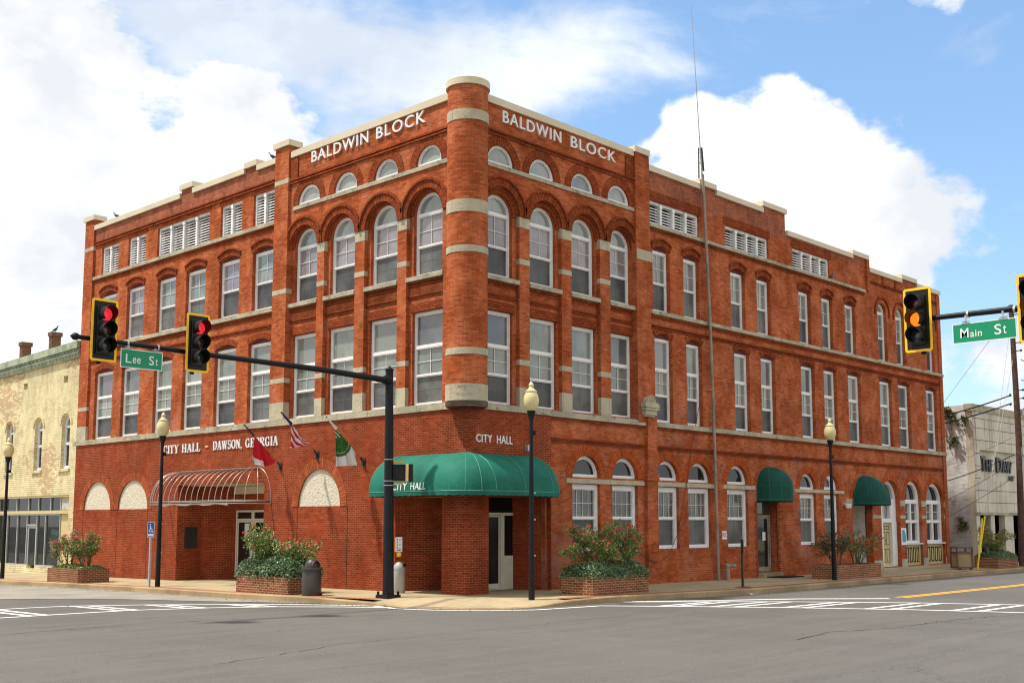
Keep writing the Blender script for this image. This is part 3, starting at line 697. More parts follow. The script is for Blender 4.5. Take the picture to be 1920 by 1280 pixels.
mb.box(FR, .45, 3.41, 5.20, 5.38, -.1, .20); mb.box(FR, 3.42, 8.28, 5.20, 5.37, -.1, .09); mb.box(FR, 8.84, 32.5, 5.20, 5.36, -.1, .09)
mb.box(FR, 8.64, 32.5, 9.07, 9.20, -.1, .09); mb.box(FR, 8.5, 24.55, 12.12, 12.24, -.1, .09); mb.box(FR, .45, 7.83, 12.46, 12.585, -.1, .05)
for a, b in RB: mb.box(FR, a + .005, b - .005, 9.07, 9.2, -.3, .035)
split(mb, 'sill_band', M['stone'], B)
mb = MB()
for a, b in ((2.19, 2.64), (4.12, 4.59), (6.02, 6.54)):
    for z0, z1 in ((10.86, 11.19), (9.72, 9.88), (6.66, 6.82), (5.385, 5.98)): mb.box(FR, a - .004, b + .004, z0, z1, -.135, .006)
mb.box(FR, 7.88, 8.78, 10.84, 11.19, -.3, .106)
for a, b in ((4.27, 8.22), (8.90, 12.40), (12.94, 15.10), (18.0, 22.04)):
    mb.box(FR, a, b, 3.20 if a < 15 else 3.17, 3.345 if a < 15 else 3.30, -.05, .035)
for a, b in ((22.2, 22.74), (25.38 - .5, 25.42), (27.29, 27.81), (29.55, 30.03), (32.03, 32.48)): mb.box(FR, a, b, 2.72, 2.97, -.05, .018)
for a, b in ((24.6, 25.42), (27.29, 27.81), (29.55, 30.03), (32.03, 32.48)): mb.box(FR, a, b, 2.16, 2.30, -.05, .012); mb.box(FR, a, b, -.25, .34, -.05, .03)
mb.box(FR, 25.3, 32.4, -.3, .0, -.05, .10)
split(mb, 'stone_block', M['stone2'], B)

# ---------------- round corner turret ----------------
T = thing_t = None
mb = MB(); c = (-.10, -.10, 0)
mb.lathe(c, [(.59, 5.2), (.59, 14.52)], 48); tur = mb.build('corner_turret', M['old'], B, smooth=40)
mb = MB()
for z0, z1 in ((13.42, 13.72), (10.72, 11.08), (9.56, 9.75), (6.65, 6.84), (5.36, 5.82)): mb.lathe(c, [(.55, z0), (.605, z0), (.605, z1), (.55, z1)], 48)
split(mb, 'stone_ring', M['stone2'], tur, smooth=40)
mb = MB(); mb.lathe(c, [(0, 5.19), (.56, 5.19), (.60, 5.23), (.60, 5.34), (.3, 5.35)], 48); mb.build('turret_base', M['bracket'], tur, smooth=40)
mb = MB(); mb.lathe(c, [(.56, 14.46), (.645, 14.46), (.645, 14.66), (.62, 14.68), (0, 14.70)], 48); mb.build('turret_cap', M['coping'], tur, smooth=40)
def onturret(u, z, n):
    a = R(225) + u / .605; return Vector((c[0] + (.605 + n) * math.cos(a), c[1] + (.605 + n) * math.sin(a), z))
for t, u0, u1, z0, z1 in (('ERECTED', -.24, .20, 5.71, 5.775), ('BY', -.05, .05, 5.62, 5.68), ('BALDWIN', -.28, .16, 5.50, 5.575)):
    lettering(t, onturret, u0, u1, z0, z1, -.004, .004, 'stone', tur)

# ---------------- new brick ground floor skin at the corner ----------------
PAN = [(20.42, 22.73, 3.64), (17.46, 19.80, 3.64), (5.50, 7.72, 3.69)]
E0, E1, EZ = 9.66, 15.24, 3.34
hol = [semi(a, b, 2.50, z, ry=z - 2.50 - .001) for a, b, z in PAN]
mb = MB(); mb.plate(FL, [(-.15, -.4), (.84, -.4), (.84, 2.72), (3.33, 2.72), (3.33, -.4), (E0, -.4), (E0, EZ), (E1, EZ), (E1, -.4), (23.66, -.4), (23.66, 5.2), (-.15, 5.2)], hol, -.0, .15)
mb.plate(FR, [(0, -.4), (.75, -.4), (.75, 2.72), (3.39, 2.72), (3.41, -.4), (3.42, 5.2), (0, 5.2)], [], .0, .15)
mb.box(FW, .001, .75, -.4, 2.72, .001, .84)                       # corner column
mb.build('brick_veneer', M['new'], B)
mb = MB()
for a, b, z in PAN: mb.ring(FL, (a + b) / 2, 2.49, (b - a) / 2, (b - a) / 2 + .33, .14, .165, seg=40, sq=(z - 2.5) / ((b - a) / 2))
split(mb, 'brick_arch', M['ringn'], B)
mb = MB()
for a, b, z in PAN: mb.plate(FL, semi(a, b, 2.50, z, ry=z - 2.501), [], .06, .11)
split(mb, 'stucco_panel', M['stucco'], B)
mb = MB()                                          # control joints in the skin
for u in (5.14, 7.73 + .02, 17.44, 19.84, 22.76): mb.box(FL, u - .012, u + .012, -.3, 2.5, .1, .152)
split(mb, 'joint', M['gap'], B)
# recessed entrances
mb = MB()
mb.face([(0, E1, -.4), (.90, E1, -.4), (.90, E1, EZ), (0, E1, EZ)]); mb.face([(.90, E1, -.4), (2.0, 14.66, -.4), (2.0, 14.66, EZ), (.9, E1, EZ)])
mb.face([(2, 14.66, -.4), (2, E0, -.4), (2, E0, EZ), (2, 14.66, EZ)]); mb.face([(0, E0, -.4), (2, E0, -.4), (2, E0, EZ), (0, E0, EZ)])
mb.face([(0, 3.33, -.4), (0, 3.02, -.4), (0, 3.02, 3.0), (0, 3.33, 3.0)]); mb.face([(0, 3.03, -.4), (2.9, 1.60, -.4), (2.9, 1.60, 3.0), (0, 3.03, 3.0)]); mb.face([(2.9, 1.6, -.4), (2.87, .95, -.4), (2.87, .95, 3), (2.9, 1.6, 3)])
mb.face([(3.39, 0, -.4), (2.86, .95, -.4), (2.86, .95, 3.0), (3.39, 0, 3)])
split(mb, 'entrance_wall', M['new'], B)
mb = MB(); mb.face([(0, E0, EZ), (0, E1, EZ), (2, E1, EZ), (2, E0, EZ)]); mb.face([(0, 0, 2.74), (0, 3.33, 2.74), (3.39, 3.33, 2.74), (3.39, 0, 2.74)])
mb.box(FL, E0, E1, 3.05, 3.33, -1.98, -1.90)
split(mb, 'entrance_ceiling', M['cream'], B)
def door(par, fr, u0, u1, z0, z1, n, frame='cream', rail=.07, glass='g_dark', name='door', transom=None, handle=1, mid=None, fw=.07):
    """a glazed door with its frame; returns the frame part"""
    mb = MB(); mb.plate(fr, rect(u0, u1, z0, z1), [rect(u0 + fw, u1 - fw, z0 + .02, (transom or z1) - fw)] + ([rect(u0 + fw, u1 - fw, transom, z1 - fw)] if transom else []), n - .06, n + .04)
    f = mb.build('door_frame', M[frame], par)
    a, b, c_, d = u0 + fw + .01, u1 - fw - .01, z0 + .03, (transom or z1) - fw - .01
    mb = MB(); hl = [rect(a + rail, b - rail, c_ + .16, d - rail)]
    if mid: hl = [rect(a + rail, b - rail, c_ + .16, mid - .04), rect(a + rail, b - rail, mid + .04, d - rail)]
    mb.plate(fr, rect(a, b, c_, d), hl, n - .03, n + .015); dd = mb.build(name, M[frame], par)
    mb = MB(); mb.plate(fr, rect(a + rail, b - rail, c_ + .16, d - rail), [], n - .02, n - .005); mb.build('pane', M[glass], dd)
    if transom: mb = MB(); mb.plate(fr, rect(u0 + fw, u1 - fw, transom, z1 - fw), [], n - .02, n - .005); mb.build('pane', M[glass], f)
    hu = (a + rail * .4) if handle > 0 else (b - rail * .4)
    mb = MB(); mb.tube([fr(hu, z0 + .85, n + .015), fr(hu, z0 + .85, n + .07), fr(hu, z0 + 1.2, n + .07), fr(hu, z0 + 1.2, n + .015)], .012, 6); mb.build('handle', M['steel'], dd)
    return f
F2 = lambda u, z, n: Vector((2.0 - n, u, z))
mb = MB()
door(B, F2, 13.45, 14.55, -.06, 2.44, .03, rail=.06, transom=2.13)
door(B, F2, 12.33, 13.43, -.06, 2.44, .03, rail=.06, transom=2.13, handle=-1)
mb = MB(); mb.box(F2, 13.68, 14.0, 1.45, 1.95, .03, .04); mb.plate(F2, [(13.6, 1.45), (13.25, 1.45), (13.25, 1.7), (13.42, 1.9), (13.6, 1.7)], [], .03, .045); mb.build('window_notice', M['paper'], B)
mb = MB(); mb.box(FW, .17, .68, 1.03, 1.82, E1 - .035, E1 - .001); mb.build('plaque', M['plaque'], B)
FD = lambda u, z, n: Vector((u, .95 - n, z))
door(B, FD, 1.55, 2.36, 0, 2.28, .03, frame='cream', rail=.05, glass='g_black')
mb = MB(); mb.box(FD, 2.37, 2.45, 0, 2.28, -.02, .07); mb.box(FD, 2.45, 2.85, 0, 1.0, -.02, .05); mb.box(FD, 2.45, 2.85, 2.2, 2.28, -.02, .05); mb.build('entrance_side_panel', M['cream'], B)
mb = MB(); mb.box(FD, 2.45, 2.85, 1.0, 2.2, -.02, .03); mb.build('pane', M['g_black'], B)
mb = MB(); mb.box(FD, .95, 1.55, 0, 2.74, -.02, .01); mb.box(FD, 1.55, 2.86, 2.28, 2.74, -.02, .01); mb.build('recess_shade', M['gap'], B)  # near-black sheets painted as the deep shade round the corner door

# ---------------- windows, Lee Street ----------------
def tall(par, fr, a, b, z0, z1, seg=None, nb=-.18):
    w = .048; t0, t1 = z0 + (z1 - z0) * .612, z0 + (z1 - z0) * .64; m = z0 + (z1 - z0) * .315
    window(par, fr, rect(a, b, z0, z1), [(rect(a + w, b - w, z0 + .07, m), 'g_scr', 2, 2), (rect(a + w, b - w, m + .036, t0), 'g_up', 2, 2), (rect(a + w, b - w, t1, z1 - .085), random.choice(['g_up', 'g_up2', 'g_up3', 'g_up3']), 1, 1)], nb)
def hung(par, fr, a, b, z0, z1, nb=-.18):
    w = .048; m = z0 + (z1 - z0) * .46
    window(par, fr, rect(a, b, z0, z1), [(rect(a + w, b - w, z0 + .06, m), 'g_scr', 2, 2), (rect(a + w, b - w, m + .03, z1 - .10), random.choice(['g_lilac', 'g_up', 'g_up']), 2, 2)], nb)
def archw(par, fr, a, b, z0, zt, nb=-.3, up='g_lilac'):
    w = .06; r = (b - a) / 2; zs = zt - r; m = z0 + (zs - z0) * .47
    window(par, fr, semi(a, b, z0, zt), [(rect(a + w, b - w, z0 + .06, m), 'g_scr', 2, 2), (rect(a + w, b - w, m + .03, zs - .045), up, 2, 2), (semi(a + w, b - w, zs + .035, zt - w, ry=r - w - .035), 'g_moon', 1, 1)], nb)
def moon(par, fr, a, b, z0, zt, nb=-.10):
    r = (b - a) / 2; window(par, fr, semi(a, b, z0, zt, ry=zt - z0 - .001), [(semi(a + .065, b - .065, z0 + .05, zt - .06, ry=zt - z0 - .112), 'g_moon', 1, 1)], nb)
def louvre(par, fr, a, b, z0, z1, n):
    mb = MB(); w = .09; p = (b - a - w) / n
    mb.plate(fr, rect(a, b, z0, z1), [rect(a + w + i * p, a + (i + 1) * p, z0 + .05, z1 - .1) for i in range(n)], -.26, -.08)
    for i in range(1, n): mb.box(fr, a + i * p - .01, a + i * p + w + .01, z0 + .02, z1 - .05, -.10, -.03); mb.box(fr, a + i * p - .03, a + i * p + w + .03, z1 - .2, z1 - .08, -.08, -.015)
    o = mb.build('louvred_vent', M['white2'], par)
    mb = MB()
    for i in range(n):
        k = int((z1 - z0 - .15) / .10)
        for j in range(k):
            z = z0 + .07 + j * .10; mb.box(fr, a + w + i * p, a + (i + 1) * p, z, z + .036, -.14, -.12)
    mb.build('slats', M['white2'], o)
    mb = MB(); mb.box(fr, a, b, z0, z1, -.30, -.27); split(mb, 'vent_back', M['gap'], o)  # near-black sheet paints the shade seen between the slats
for a, b in L2: tall(B, FL, a + .02, b - .02, 5.42, 8.20)
for a, b in L3: hung(B, FL, a + .02, b - .02, 9.36, 11.46)
for c_ in LW: tall(B, FL, c_ - .66, c_ + .66, 5.43, 8.25, nb=-.29); archw(B, FL, c_ - .63, c_ + .63, 9.35, 11.88)
for i, (a, b) in enumerate(LM): moon(B, FL, a + .01, b - .01, 12.70, 13.30)
for a, b, n in LOUV: louvre(B, FL, a, b, 12.4, 13.6, n)
for i, (a, b) in enumerate(R2): tall(B, FR, a + .02, b - .02, 5.38, 8.29, nb=-.20)
for a, b in R3: hung(B, FR, a + .02, b - .02, 9.22, 11.37, nb=-.20)
for a, b in R3A: archw(B, FR, a + .02, b - .02, 9.22, 11.87, nb=-.2, up='g_up')
for c_ in RW: tall(B, FR, c_ - .61, c_ + .61, 5.41, 8.19, nb=-.29); archw(B, FR, c_ - .59, c_ + .59, 9.23, 11.73)
for a, b in RM: moon(B, FR, a + .01, b - .01, 12.60, 13.20)
for a, b in RLV: louvre(B, FR, a, b, 12.26, 13.09, 4)
mb = MB()                                          # painted boards that fill the flat arches
for fr, l, zt, zb in ((FL, L2, 8.36, 8.202), (FL, L3, 11.62, 11.462), (FR, R2, 8.46, 8.292), (FR, R3, 11.53, 11.372)):
    for a, b in l:
        w = (b - a) / 2; q = segm(a, b, zb, zt, (zt - zb) * .98)[2:]
        mb.plate(fr, q, [], -.2, -.13)
split(mb, 'arch_board', M['maroon'], B)
for i, (a, b) in enumerate(G1):
    r = (b - a) / 2; zt = 4.09 if a < 15 else 3.95; zs = zt - r * 1.02; z1 = 3.19 if a < 15 else 3.13; m = 1.09 + (z1 - 1.09) * .48
    if i == 6:
        window(B, FR, semi(a + .01, b - .01, zs, zt - .01, ry=zt - zs - .012), [(semi(a + .2, b - .45, zs + .08, zt - .14, ry=.3), 'g_dark', 1, 1)], -.17, mat='white2')
    else: window(B, FR, semi(a + .01, b - .01, zs, zt - .01, ry=zt - zs - .012), [(semi(a + .11, b - .11, zs + .07, zt - .1, ry=zt - zs - .175), 'g_dark', 1, 1)], -.17)
    window(B, FR, rect(a + .01, b - .01, 1.10, z1 - .01), [(rect(a + .12, b - .12, 1.19, m), 'g_scr', 4, 2), (rect(a + .12, b - .12, m + .05, z1 - .16), 'g_blind', 4, 2)], -.19, fd=.08, muntin=.013)
for a, b, z in ((*G8, 3.91), (*G9, 3.86)):
    r = (b - a) / 2; zs = z - .9; cu = (a + b) / 2; w = .17; x0, x1 = a + w, b - w
    window(B, FR, semi(a + .01, b - .01, 1.04, z - .01, ry=r * .99), [(rect(x0, cu - .05, 1.13, 1.98), 'g_dark', 1, 1), (rect(cu + .05, x1, 1.13, 1.98), 'g_dark', 1, 1),
        (rect(x0, cu - .05, 2.06, 2.86), 'g_blind', 1, 2), (rect(cu + .05, x1, 2.06, 2.86), 'g_blind', 1, 2), (semi(x0, x1, 3.0, z - .15, ry=z - 3.151), 'g_dark', 1, 1)], -.26, fd=.12)
    mb = MB(); mb.plate(FR, rect(a + .01, b - .01, .03, .98), [], -.30, -.12)
    k = 4; pw = (b - a - .3) / k
    pn = mb.build('yellow_panel', M['ypaint'], B)
    mb = MB()
    for i in range(k): mb.plate(FR, rect(a + .15 + i * pw + .06, a + .15 + (i + 1) * pw - .06, .17, .85), [rect(a + .15 + i * pw + .11, a + .15 + (i + 1) * pw - .11, .22, .80)], -.14, -.105)
    split(mb, 'moulding', M['gap'], pn)
    mb = MB(); mb.box(FR, a - .03, b + .03, .985, 1.035, -.3, .03); mb.build('sill', M['white2'], B)
# door 3: arched with fanlight and panelled leaf
a, b = DOOR3
window(B, FR, semi(a + .01, b - .01, 2.02, 3.86, ry=.91), [(rect(a + .5, b - .55, 2.13, 2.78), 'g_up', 1, 1), (semi(a + .18, b - .18, 3.0, 3.74, ry=.73), 'g_dark', 1, 1)], -.34, fd=.14)
mb = MB(); mb.plate(FR, rect(a + .01, b - .01, .04, 2.018), [rect(a + .5, b - .48, .08, 1.98)], -.38, -.18); mb.build('door_frame', M['white'], B)
mb = MB(); mb.box(FR, a + .51, b - .49, .06, 1.97, -.34, -.29); dd = mb.build('panelled_door', M['ypaint'], B)
mb = MB(); u0, u1 = a + .60, b - .58; um = (u0 + u1) / 2
for x0, x1 in ((u0, um - .05), (um + .05, u1)):
    for z0, z1 in ((.22, .82), (.98, 1.56), (1.66, 1.84)): mb.plate(FR, rect(x0, x1, z0, z1), [rect(x0 + .03, x1 - .03, z0 + .03, z1 - .03)], -.30, -.285)
split(mb, 'moulding', M['gap'], dd)
mb = MB(); mb.lathe(FR(a + .57, .95, -.27), [(0, -.03), (.03, -.02), (.03, .02), (0, .03)], 10); mb.build('handle', M['steel'], dd, smooth=60)
# door 2: deep recess with tall glazed doors
a, b = DOOR2
mb = MB()
for x in (a, b): mb.face([(x, .3, 0), (x, 1.0, 0), (x, 1.0, 3.0), (x, .3, 3.0)])
mb.face([(a, .3, 3.0), (b, .3, 3.0), (b, 1.0, 3.0), (a, 1.0, 3.0)])
mb.build('entrance_reveal', M['white2'], B)
FD2 = lambda u, z, n: Vector((u, 1.0 - n, z))
for x0, x1, h in ((a, (a + b) / 2, -1), ((a + b) / 2, b, 1)):
    mb = MB(); mid = (x0 + x1) / 2
    mb.plate(FD2, rect(x0 + .01, x1 - .01, .02, 2.98), [rect(x0 + .14, mid - .04, .35, 2.3), rect(mid + .04, x1 - .14, .35, 2.3), rect(x0 + .14, mid - .04, 2.45, 2.85), rect(mid + .04, x1 - .14, 2.45, 2.85)], -.04, .03)
    dd = mb.build('door', M['ypaint'], B)
    mb = MB(); mb.box(FD2, x0 + .1, x1 - .1, .3, 2.9, -.03, -.01); mb.build('pane', M['g_dark'], dd)
# door 1: aluminium glass door above one step
a, b = DOOR1
FD1 = lambda u, z, n: Vector((u, .30 - n, z))
mb = MB(); mb.box(FD1, a, b, 2.31, 3.9, -.05, -.02); mb.build('pane', M['g_blind'], B)
door(B, FD1, a + .22, b - .10, .12, 2.28, .02, frame='rustpipe', rail=.07, glass='g_dark')
mb = MB(); mb.box(FD1, a, a + .21, .12, 2.28, -.05, -.01); mb.build('pane', M['g_dark'], B)
mb = MB(); mb.box(FW, a - .02, b + .02, -.2, .10, -.22, .34); mb.build('door_step', M['curb'], B)
mb = MB(); mb.box(FD1, a + .75, a + .97, 1.30, 1.62, .03, .04); mb.build('door_notice', M['paper'], B)
mb = MB()                                          # toothed new brick beside the door
for k in range(42):
    z = .0 + k * .0677
    if z > 2.72: break
    for s, x in ((-1, a), (1, b)):
        w = .20 if (k // 2) % 2 else .12
        mb.box(FR, x - w if s < 0 else x, x if s < 0 else x + w, z + .006, z + .0677, -.02, .006)
mb.build('brick_quoin', M['new'], B)

# ---------------- body and roof ----------------
mb = MB(); mb.box(FW, 3.3, 32.4, -.3, 4.6, 3.3, 23.4); mb.box(FW, .52, 32.4, 4.6, 12.9, .52, 23.7); mb.box(FW, .4, 3.3, 3.4, 4.6, .4, 23.4)
mb.box(FW, 32.1, 32.44, -.3, 13.1, .35, 23.8); mb.box(FW, .35, 32.1, -.3, 14.2, 23.42, 23.77)
mb.build('building_body', M['old'], B)
mb = MB(); mb.box(FW, .45, 32.3, 12.9, 13.0, .45, 23.5); mb.build('roof', M['roof'], B)

# ---------------- lettering ----------------
def BBL(fr, txt, u0, u1, z0, z1, n=.07, flip=False, mat='white', bold=.02, spacing=1.15):
    P = (lambda u, z, m: fr(-u, z, m)) if flip else fr
    if flip: u0, u1 = -u1, -u0
    lettering(txt, P, u0, u1, z0, z1, .0, n, mat, B, bold, spacing)
BBL(FL, 'BALDWIN', 4.52, 7.52, 14.02, 14.40, .055, True, spacing=1.16, bold=.004); BBL(FL, 'BLOCK', 1.82, 4.12, 14.02, 14.40, .055, True, spacing=1.16, bold=.004)
BBL(FR, 'BALDWIN', 1.42, 4.08, 13.93, 14.30, .055, spacing=1.16, bold=.004); BBL(FR, 'BLOCK', 4.56, 6.84, 13.93, 14.30, .055, spacing=1.16, bold=.004)
BBL(lambda u, z, n: FR(u, z, n + .15), 'CITY', .22, .86, 4.25, 4.48, .025, bold=.01, spacing=1.1); BBL(lambda u, z, n: FR(u, z, n + .15), 'HALL', 1.06, 1.70, 4.25, 4.48, .025, bold=.01, spacing=1.1)
# serif capitals, drawn stroke by stroke
def serif_text(words, fr, z0, H, n0, n1, par):
    """words: [(text, left, right)] in reading direction coordinate s; fr(s, z, n)"""
    S, s_, sr = .17, .07, .10                       # stem, hair and serif sizes, relative to height 1
    def I(x, w=.30): c_ = x + w / 2; return [('b', c_ - S / 2, c_ + S / 2, 0, 1), ('b', x, x + w, 0, s_), ('b', x, x + w, 1 - s_, 1)]
    def arc(cx_, cz_, rx, rz, tx, tz, a0, a1): return ('a', cx_, cz_, rx, rz, tx, tz, a0, a1)
    def line(x0, z0_, x1, z1_, w): return ('l', x0, z0_, x1, z1_, w)
    G = {}
    G['I'] = (.32, I(0, .32)); G['-'] = (.42, [('b', .04, .38, .42, .54)]); G[','] = (.2, [('b', .02, .16, 0, .16), line(.14, .05, .06, -.17, .07)])
    G['T'] = (.66, [('b', .24, .42, 0, 1), ('b', .15, .51, 0, s_), ('b', 0, .66, 1 - s_, 1), ('b', 0, s_, .76, 1), ('b', .66 - s_, .66, .76, 1)])
    G['H'] = (.78, I(0, .30) + I(.48, .30) + [('b', .2, .6, .47, .55)])
    G['L'] = (.62, I(0, .32) + [('b', .1, .62, 0, s_), ('b', .62 - s_, .62, 0, .26)])
    G['E'] = (.64, I(0, .30) + [('b', .1, .62, 0, s_), ('b', .1, .6, 1 - s_, 1), ('b', .62 - s_, .62, 0, .26), ('b', .6 - s_, .6, .76, 1), ('b', .15, .45, .47, .54), ('b', .40, .45, .38, .64)])
    G['N'] = (.80, [('b', .08, .15, 0, 1), ('b', .62, .69, 0, 1), ('b', 0, .24, 0, s_), ('b', 0, .2, 1 - s_, 1), ('b', .54, .78, 1 - s_, 1), line(.10, 1, .68, 0, .18)])
    G['A'] = (.80, [line(.36, 1, .12, 0, .07), line(.40, 1, .66, 0, .18), ('b', .2, .6, .30, .37), ('b', 0, .26, 0, s_), ('b', .50, .80, 0, s_)])
    G['W'] = (1.05, [line(.12, 1, .32, 0, .17), line(.32, 0, .52, 1, .07), line(.50, 1, .72, 0, .17), line(.72, 0, .92, 1, .07), ('b', 0, .26, 1 - s_, 1), ('b', .38, .64, 1 - s_, 1), ('b', .80, 1.05, 1 - s_, 1)])
    G['Y'] = (.76, [line(.12, 1, .38, .45, .17), line(.64, 1, .40, .45, .07), ('b', .30, .47, 0, .5), ('b', .20, .57, 0, s_), ('b', 0, .28, 1 - s_, 1), ('b', .52, .76, 1 - s_, 1)])
    G['C'] = (.72, [arc(.40, .5, .40, .52, .17, .07, R(50), R(310)), ('b', .58, .65, .66, .98), ('b', .60, .67, .06, .3)])
    G['O'] = (.80, [arc(.40, .5, .40, .52, .17, .07, 0, 2 * math.pi)])
    G['G'] = (.80, [arc(.40, .5, .40, .52, .17, .07, R(50), R(315)), ('b', .58, .65, .66, .98), ('b', .54, .70, .02, .42), ('b', .46, .78, .38, .38 + s_)])
    G['D'] = (.78, I(0, .3) + [arc(.34, .5, .42, .5, .17, .07, R(-90), R(90)), ('b', .2, .36, 0, s_), ('b', .2, .36, 1 - s_, 1)])
    G['R'] = (.76, I(0, .3) + [arc(.36, .74, .30, .26, .16, .07, R(-90), R(90)), ('b', .2, .38, 1 - s_, 1), ('b', .2, .38, .48, .48 + s_), line(.38, .48, .66, 0, .17), ('b', .56, .76, 0, s_)])
    G['S'] = (.58, [arc(.28, .74, .27, .28, .13, .08, R(40), R(270)), arc(.29, .27, .28, .29, .13, .08, R(-140), R(90)), ('b', .46, .52, .68, .97), ('b', .03, .09, .04, .32)])
    mb = MB()
    for txt, sa, sb in words:
        adv = []; x = 0
        for ch in txt: adv.append(x); x += G[ch][0] + .10
        tot = x - .10; kx = (sb - sa) / tot
        P = lambda x_, z_: (sa + x_ * kx, z0 + z_ * H)
        for ch, ox in zip(txt, adv):
            for q in G[ch][1]:
                if q[0] == 'b':
                    a_, b_ = P(ox + q[1], q[3]), P(ox + q[2], q[4]); mb.box(fr, a_[0], b_[0], a_[1], b_[1], n0, n1 + random.uniform(0, .002))
                elif q[0] == 'l':
                    _, x0, z0_, x1, z1_, w = q; pts = [P(ox + x0 - w / 2, z0_), P(ox + x0 + w / 2, z0_), P(ox + x1 + w / 2, z1_), P(ox + x1 - w / 2, z1_)]
                    mb.plate(fr, pts, [], n0, n1 + random.uniform(0, .002), back=False)
                else:
                    _, cx_, cz_, rx, rz, tx, tz, a0, a1 = q; K = 18
                    for k in range(K):
                        t0, t1 = a0 + (a1 - a0) * k / K, a0 + (a1 - a0) * (k + 1) / K
                        pts = [P(ox + cx_ + rr_[0] * math.cos(t), cz_ + rr_[1] * math.sin(t)) for t, rr_ in ((t0, (rx, rz)), (t1, (rx, rz)), (t1, (rx - tx, rz - tz)), (t0, (rx - tx, rz - tz)))]
                        mb.plate(fr, pts, [], n0, n1, back=False)
    return mb.build('lettering', M['white'], par)
FLs = lambda s, z, n: Vector((-(n + .15), -s, z))
serif_text([('CITY', -16.37, -15.27), ('HALL', -15.02, -13.76), ('-', -13.44, -13.22), ('DAWSON,', -12.90, -11.05), ('GEORGIA', -10.83, -8.90)], FLs, 4.56, .31, .0, .035, B)

# ---------------- awnings ----------------
def fan(cx_, cy_, a0, a1, pa, pb, n):
    """stations turning about a wall point: reach pa along X, pb along Y"""
    return [(cx_, cy_, pa * math.cos(R(a0 + (a1 - a0) * i / n)), pb * math.sin(R(a0 + (a1 - a0) * i / n))) for i in range(n + 1)]
def prof(st, t, zt, zb, straight=0):
    x, y, dx, dy = st; a = t * math.pi / 2; s = math.sin(a) ** .92; z = zb + straight + (zt - zb - straight) * math.cos(a)
    return Vector((x + dx * s, y + dy * s, z))
def awning(par, sts, zt, zb, mat, seam, seams, straight=0, val=.13, name='awning', label=None):
    K = 14; mb = MB(); rows = []
    for st in sts:
        r = [prof(st, k / K, zt, zb, straight) for k in range(K + 1)]
        if straight: r.append(r[-1] + Vector((0, 0, -straight)))
        rows.append(r)
    for i in range(len(rows) - 1):
        for k in range(len(rows[0]) - 1): mb.face([rows[i][k], rows[i + 1][k], rows[i + 1][k + 1], rows[i][k + 1]])
    o = mb.build(name, M[mat], par, smooth=50, label=label)
    mb = MB(); L_ = 0
    for i in range(len(sts) - 1):                  # scalloped valance
        a, b = rows[i][-1], rows[i + 1][-1]; d = (b - a).length; n = max(1, int(d / .07))
        for j in range(n):
            p, q = a.lerp(b, j / n), a.lerp(b, (j + 1) / n)
            s0, s1 = [val - .022 * abs(math.sin((L_ + d * f) * math.pi / .24)) for f in (j / n, (j + 1) / n)]
            mb.face([p, q, q - Vector((0, 0, s1)), p - Vector((0, 0, s0))])
        L_ += d
    mb.build('valance', M[mat], o)
    mb = MB()
    for i in seams: mb.tube([p + Vector((0, 0, .004)) for p in rows[i]], .009, 4)
    mb.tube([r[-1] for r in rows], .011, 4)
    if straight: mb.tube([r[-2] for r in rows], .009, 4)
    mb.build('seam', M[seam], o)
    mb = MB()
    for f in (0, -1):                              # open steel frame seen below the canvas
        mb.tube([rows[f][-1] + Vector((0, 0, -.08)), Vector((sts[f][0], sts[f][1], zb - .08))], .02, 6)
    mb.tube([r[-1] * .985 + Vector((sts[i][0], sts[i][1], zb)) * .015 + Vector((0, 0, -.08)) for i, r in enumerate(rows)], .018, 5)
    mb.build('awning_frame', M['blackm'], o)
    return o, rows
# the large one round the corner
P_ = 1.20
s1 = [(-.16, 2.38, P_ * math.cos(R(a)), .88 * math.sin(R(a))) for a in (90, 100, 112, 125, 139, 153, 167, 180)]
line1 = [(-.16, 2.38 - 2.54 * k / 6, -P_, 0) for k in range(1, 6)]
s2 = [(-.16, -.16, P_ * math.cos(R(a)), P_ * math.sin(R(a))) for a in (180, 191, 203, 214, 225, 236, 247, 259, 270)]
line2 = [(-.16 + 2.32 * k / 6, -.16, 0, -P_) for k in range(1, 6)]
s3 = [(2.16, -.16, .88 * math.cos(R(a)), P_ * math.sin(R(a))) for a in (270, 283, 297, 311, 325, 338, 350, 360)]
S = s1 + line1 + s2 + line2 + s3
corner_awn, rows = awning(B, S, 3.93, 2.84, 'awn', 'seam', [0, 3, 5, 7, 10, 13, 15, 17, 19, 21, 24, 27, 29, 31, len(S) - 1], label='large green canvas awning wrapping the corner')
def on_awn(u, z, n):   # front slope of the Lee Street part
    c_ = min(1, max(0, (z - 2.84) / (3.93 - 2.84))); a = math.acos(c_); return Vector((-.16 - P_ * math.sin(a) ** .92 - n, -u, z))
lettering('CITY', on_awn, -1.58, -.97, 2.885, 3.085, .004, .012, 'white', corner_awn, .01, 1.05)
lettering('HALL', on_awn, -.82, -.20, 2.885, 3.085, .004, .012, 'white', corner_awn, .01, 1.05)
# hooped ones over the Main Street doors
def dome(cx_, w, p, zt, zb, straight, n=12, label=None):
    sts = [(cx_ , -.02, w * math.cos(R(a)), p * math.sin(R(a))) for a in [180 + 180 * i / n for i in range(n + 1)]]
    return awning(B, sts, zt, zb, 'awnd', 'seamd', list(range(0, n + 1, 2)), straight, .10, label=label)[0]
dome(16.02, .80, .95, 4.07, 2.85, .50, label='dark green hooped awning over the glass door')
dome(23.80, .92, 1.15, 3.97, 2.80, 0, label='dark green domed awning over the deep doorway')
